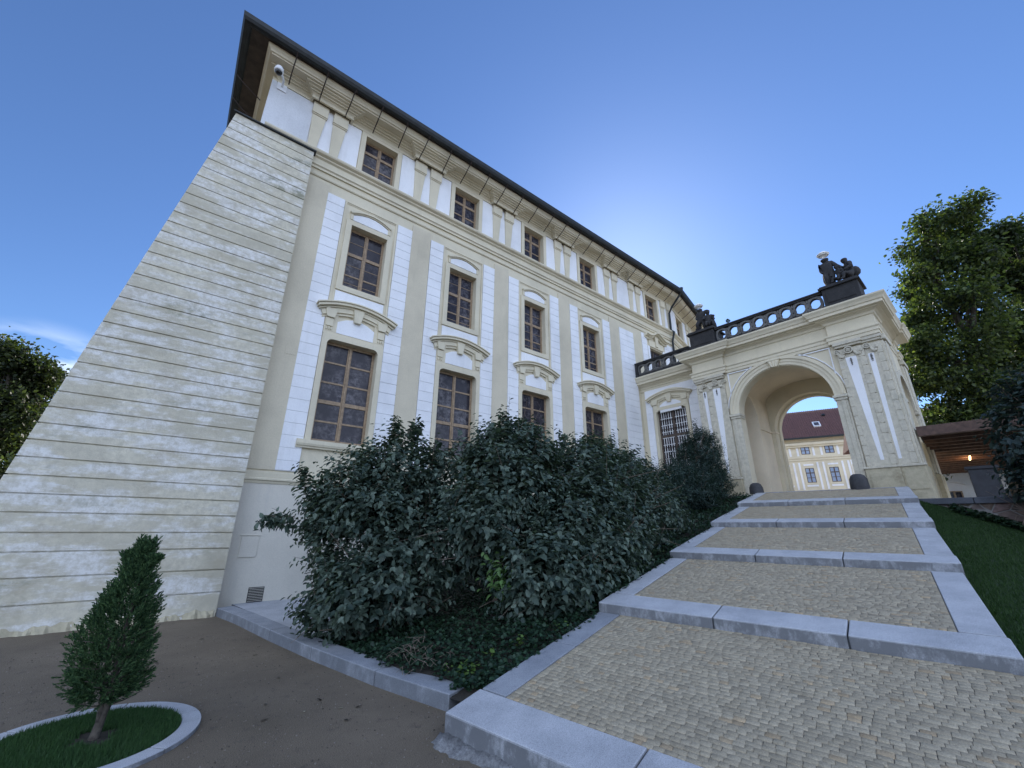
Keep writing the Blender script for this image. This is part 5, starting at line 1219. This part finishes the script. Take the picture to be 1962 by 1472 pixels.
# ------------------------------------------------------------ pergola
PX = FR((15.8, 1.72), R(5.2)); # s away from the camera, n to the right (-Y)
pg = thing('pergola', PX.p(6, .5, 2.4), 'reddish timber slatted pergola on dark pillars behind the low wall, strip lamp lit', 'pergola')
mb = MB(); zt = 4.15
for k in range(17): PX.box(mb, .16+k*.72, .25+k*.72, -.05, 2.4, zt-.06, zt+.14)
build('roof_slat', mb, M['pergola'], pg, bevel=.008)
mb = MB()
PX.box(mb, -.04, .06, -.1, 2.5, zt-.08, zt+.19); mb.cut(); PX.box(mb, .062, 12.3, 2.42, 2.54, zt-.1, zt+.19); build('beam', mb, M['pergola'], pg, bevel=.01)
mb = MB(); PX.box(mb, 1.0, 1.45, .62, 1.15, 2.0, 3.20); PX.box(mb, .95, 1.5, .57, 1.20, 3.20, 3.28)
build('pillar', mb, M['pergdark'], pg, bevel=.01)
mb = MB(); PX.box(mb, .07, 12.3, -.1, 2.41, zt+.142, zt+.18); build('dark_roof_sheet', mb, M['slotdark'], pg)  # near-black sheet added above the slats to keep the gaps dark
m, t_, b_ = nodes('lit_strip'); b_.inputs['Emission Color'].default_value = (1, .55, .25, 1); b_.inputs['Emission Strength'].default_value = 5; M['lit'] = m
mb = MB(); PX.box(mb, 5.6, 6.6, .86, .90, 4.06, 4.10); build('strip_lamp', mb, M['lit'], pg)
ld = bpy.data.lights.new('lamp_glow', 'AREA'); ld.energy = 4; ld.color = (1, .5, .22); ld.shape = 'RECTANGLE'; ld.size = 1; ld.size_y = .05
lo_ = bpy.data.objects.new('lamp_glow', ld); COL.objects.link(lo_); lo_.parent = pg; lo_.location = Vector(PX.p(6.1, .8, 3.95))-Vector(pg.location); lo_.rotation_euler = (math.pi, 0, 0)

# ------------------------------------------------------------ the far wings across the courtyard
FD = 55.0; nn = az2v(R(30), 0)[:2]; dd_ = np.array([-nn[1], nn[0]])
# local s grows to the right in the picture
FF = FR((0, 0), 0); FF.o = np.array([nn[0]*FD, nn[1]*FD, 0]); FF.e = np.array([-dd_[0], -dd_[1], 0]); FF.n = np.array([-nn[0], -nn[1], 0]); FF.k = 1
far = thing('courtyard_wing', FF.p(6, -3, TERR), 'distant cream wing with red tiled roof seen through the arch', 'palace')
ez, rz_ = 11.15, 14.05
S0, S1 = -30, 13.0
mb = MB(); FF.box(mb, S0, S1, -9, 0, 0, ez); build('wall', mb, M['farcream'] if 'farcream' in M else M['cream'], far)
mb = MB(); FF.p
a = [FF.p(S0, .55, ez-.0), FF.p(S1+.4, .55, ez-.0), FF.p(S1+.4, -4.6, rz_+1.2), FF.p(S0, -4.6, rz_+1.2), FF.p(S0, -9.6, ez), FF.p(S1+.4, -9.6, ez)]
mb.add(a, [(0, 1, 2, 3), (3, 2, 5, 4), (0, 3, 4), (1, 5, 2), (0, 4, 5, 1)]); rf = build('roof', mb, M['tiles'], far)
mb = MB()
for k in range(int((S1-S0)/.22)):
    s = S0+.22*k; q0 = np.array(FF.p(s, .55, ez+.02)); q1 = np.array(FF.p(s, -4.6, rz_+1.22)); mb.tube([q0, q1], .045, 4, False)
build('tile_row', mb, M['tiles'], rf)
mb = MB(); FF.box(mb, S0, S1+.4, .5, .68, ez-.12, ez+.06); build('gutter', mb, M['copper'], far)
mb = MB(); FF.box(mb, S0, S1, 0, .35, ez-.75, ez-.5); FF.box(mb, S0, S1, 0, .22, ez-.95, ez-.75); FF.box(mb, S0, S1, 0, .15, 9.0, 9.25); FF.box(mb, S0, S1, 0, .08, 8.75, 9.0); build('cornice', mb, M['cream'], far)
def fwin(c, z0, z1, hw, rows):
    mb = MB(); ring_rect(FF, mb, c-hw, c+hw, z0, z1, .18, 0, .06); build('window_surround', mb, M['trim'], far)
    mb = MB(); FF.box(mb, c-hw, c+hw, .01, .03, z0, z1)
    fr_ = build('window', mb, M['glass_sky'], far); mb = MB()
    ring_rect(FF, mb, c-hw+.06, c+hw-.06, z0+.06, z1-.06, .06, .03, .07); FF.box(mb, c-.05, c+.05, .03, .07, z0, z1)
    for r_, t_ in rows: FF.box(mb, c-hw, c+hw, .03, .065, z0+(z1-z0)*r_-t_, z0+(z1-z0)*r_+t_)
    build('frame', mb, M['wooddark'], fr_)
cs_ = [5.35+2.14*k for k in range(-3, 4)]
for c in cs_:
    fwin(c, 9.42, 10.6, .40, [(.34, .03), (.67, .03)])
    fwin(c-.0, 6.42, 7.95, .40, [(.33, .025), (.66, .05)])
    mb = MB()
    for sg in (-1, 1):
        FF.box(mb, c+sg*.72-.10, c+sg*.72+.10, 0, .04, 9.26, ez-.96); FF.box(mb, c+sg*.82-.09, c+sg*.82+.09, 0, .05, 5.7, 8.55)
    FF.box(mb, c-.45, c+.45, 0, .05, 8.2, 8.38); FF.box(mb, c-.5, c+.5, 0, .06, 6.0, 6.2)
    build('white_strip', mb, M['white'], far)
mb = MB(); FF.box(mb, 9.1-.1, 10.2, 0, .04, 5.5, 8.6); build('white_field', mb, M['white'], far)
# skylight on the roof slope
def rp_(s, t, h): # along slope
    q0 = np.array(FF.p(s, .55, ez)); q1 = np.array(FF.p(s, -4.6, rz_+1.2)); n_ = np.cross(q1-q0, FF.e); n_ /= np.linalg.norm(n_); n_ *= np.sign(n_[2]); return tuple(q0+(q1-q0)*t+n_*h)
mb = MB(); mb.hexa([rp_(6.75, .34, 0), rp_(7.45, .34, 0), rp_(7.45, .50, 0), rp_(6.75, .50, 0), rp_(6.75, .34, .16), rp_(7.45, .34, .16), rp_(7.45, .50, .16), rp_(6.75, .50, .16)]); sk = build('skylight', mb, M['plaswhite'], rf)
mb = MB(); mb.hexa([rp_(6.87, .36, .15), rp_(7.33, .36, .15), rp_(7.33, .47, .15), rp_(6.87, .47, .15), rp_(6.87, .36, .18), rp_(7.33, .36, .18), rp_(7.33, .47, .18), rp_(6.87, .47, .18)]); build('pane', mb, M['glass'], sk)
mb = MB(); mb.hexa([rp_(8.0, .72, 0), rp_(8.3, .72, 0), rp_(8.3, .79, 0), rp_(8.0, .79, 0), rp_(8.0, .72, .2), rp_(8.3, .72, .2), rp_(8.3, .77, .2), rp_(8.0, .77, .2)]); build('roof_vent', mb, M['copper'], rf)
# garden-side house at the far right
HF = FR((0, 0), 0); vv = az2v(R(47.5), 0)[:2]; HD = 34.0; HF.o = np.array([vv[0]*HD, vv[1]*HD, 0]); HF.n = np.array([-nn[0], -nn[1], 0]); HF.e = np.array([-dd_[0], -dd_[1], 0]); HF.k = 1
hs = thing('garden_house', HF.p(3, -3, TERR), 'pale cream house with arched window hoods seen under the pergola', 'house')
mb = MB(); HF.box(mb, -3.5, 16, -8, 0, 0, 7.2); build('wall', mb, M['white'], hs)
mb = MB(); mb.add([HF.p(-3.9, .4, 7.2), HF.p(16.4, .4, 7.2), HF.p(16.4, -4, 9.3), HF.p(-3.9, -4, 9.3), HF.p(-3.9, -8.4, 7.2), HF.p(16.4, -8.4, 7.2)], [(0, 1, 2, 3), (3, 2, 5, 4), (0, 3, 4), (1, 5, 2), (0, 4, 5, 1)]); build('roof', mb, M['tiles'], hs)
for k in range(7):
    c = -2.8+2.0*k
    for z0, z1 in ((2.9, 3.70), (4.75, 5.6)):
        mb = MB(); HF.box(mb, c-.33, c+.33, .01, .03, z0, z1); w_ = build('window', mb, M['glass'], hs)
        mb = MB(); ring_rect(HF, mb, c-.28, c+.28, z0+.05, z1-.05, .05, .03, .08); HF.box(mb, c-.04, c+.04, .03, .07, z0, z1); HF.box(mb, c-.28, c+.28, .03, .07, (z0+z1)/2-.03, (z0+z1)/2+.03); build('frame', mb, M['wood'], w_)
        mb = MB(); q = [(c+.55*t, z1+.30+.18*(1-t*t)) for t in np.linspace(1, -1, 11)]; HF.strip(mb, q, [(a, b+.1) for a, b in q], 0, .2); HF.box(mb, c-.6, c+.6, 0, .05, z0-.3, z0-.05); build('window_hood', mb, M['white'], w_)

# ------------------------------------------------------------ pebbles and fallen leaves
n = 16000
X = NP.rand(n)*6.5-3.0; Y = 2.2+NP.rand(n)**1.2*6.6
k = (X < np.array([curbx(np.clip(t, 3.93, 10.3)) for t in Y])-.02) & ((X-BC[0])**2+(Y-BC[1])**2 > .76**2) & ((Y > 3.5) | (X < E0[0]+(Y-E0[1])*SV[0]/SV[1]-.12)); X, Y = X[k], Y[k]; n = len(X)
s_ = .0035+.008*NP.rand(n)**3; base = np.stack([X, Y, s_*.2], 1)
vt = np.array([[1, 0, 0], [-.5, .87, 0], [-.5, -.87, 0], [0, 0, .9]]); a = NP.rand(n)*6.28; ca, sa = np.cos(a), np.sin(a)
V = np.stack([base+s_[:, None]*np.stack([v[0]*ca-v[1]*sa, v[0]*sa+v[1]*ca, np.full(n, v[2])], 1) for v in vt], 1).reshape(-1, 3)
i = np.arange(n)[:, None]*4; Fq = np.concatenate([i+np.array([q]) for q in ((0, 1, 3), (1, 2, 3), (2, 0, 3))], 0)
k = NP.rand(n, 1); cc = np.array((.07, .055, .04))*(1-k)+np.array((.26, .22, .18))*k
props(npmesh('gravel_chips', V, Fq, M['pebble'], np.repeat(cc, 4, 0)), 'loose chips scattered on the gravel', 'gravel', kind='stuff')
def fallen(x, y, z, col, sz, lab, nm='fallen_leaf', ct='leaf', grp='leaves lying on the gravel'):
    V, Fq = leaves(np.array([[x, y, z+.006]]), np.array([[math.cos(x*50), math.sin(x*50), .05]]), np.array([[.1, .2, 1.]]), sz, sz*.5, .18, -.1)
    o = npmesh(nm, V, Fq, M['leaf'], np.tile(np.array(col), (6, 1))); props(o, lab, ct, grp)
for x, y in ((1.35, 5.9), (1.1, 5.15), (1.0, 4.75), (1.55, 4.9), (1.75, 4.55), (1.6, 4.35), (.3, 7.3), (.75, 8.4), (.2, 6.6), (1.25, 7.0)):
    fallen(x, y, 0, (.03, .022, .015), .07, 'curled dark brown leaf lying on the gravel near the curb')
fallen(1.35, 4.75, 0, (.42, .38, .3), .05, 'pale dry leaf on the gravel, midway between ring and stairway')
fallen(1.62, 4.62, 0, (.40, .36, .28), .05, 'pale dry leaf on the gravel beside the curb')
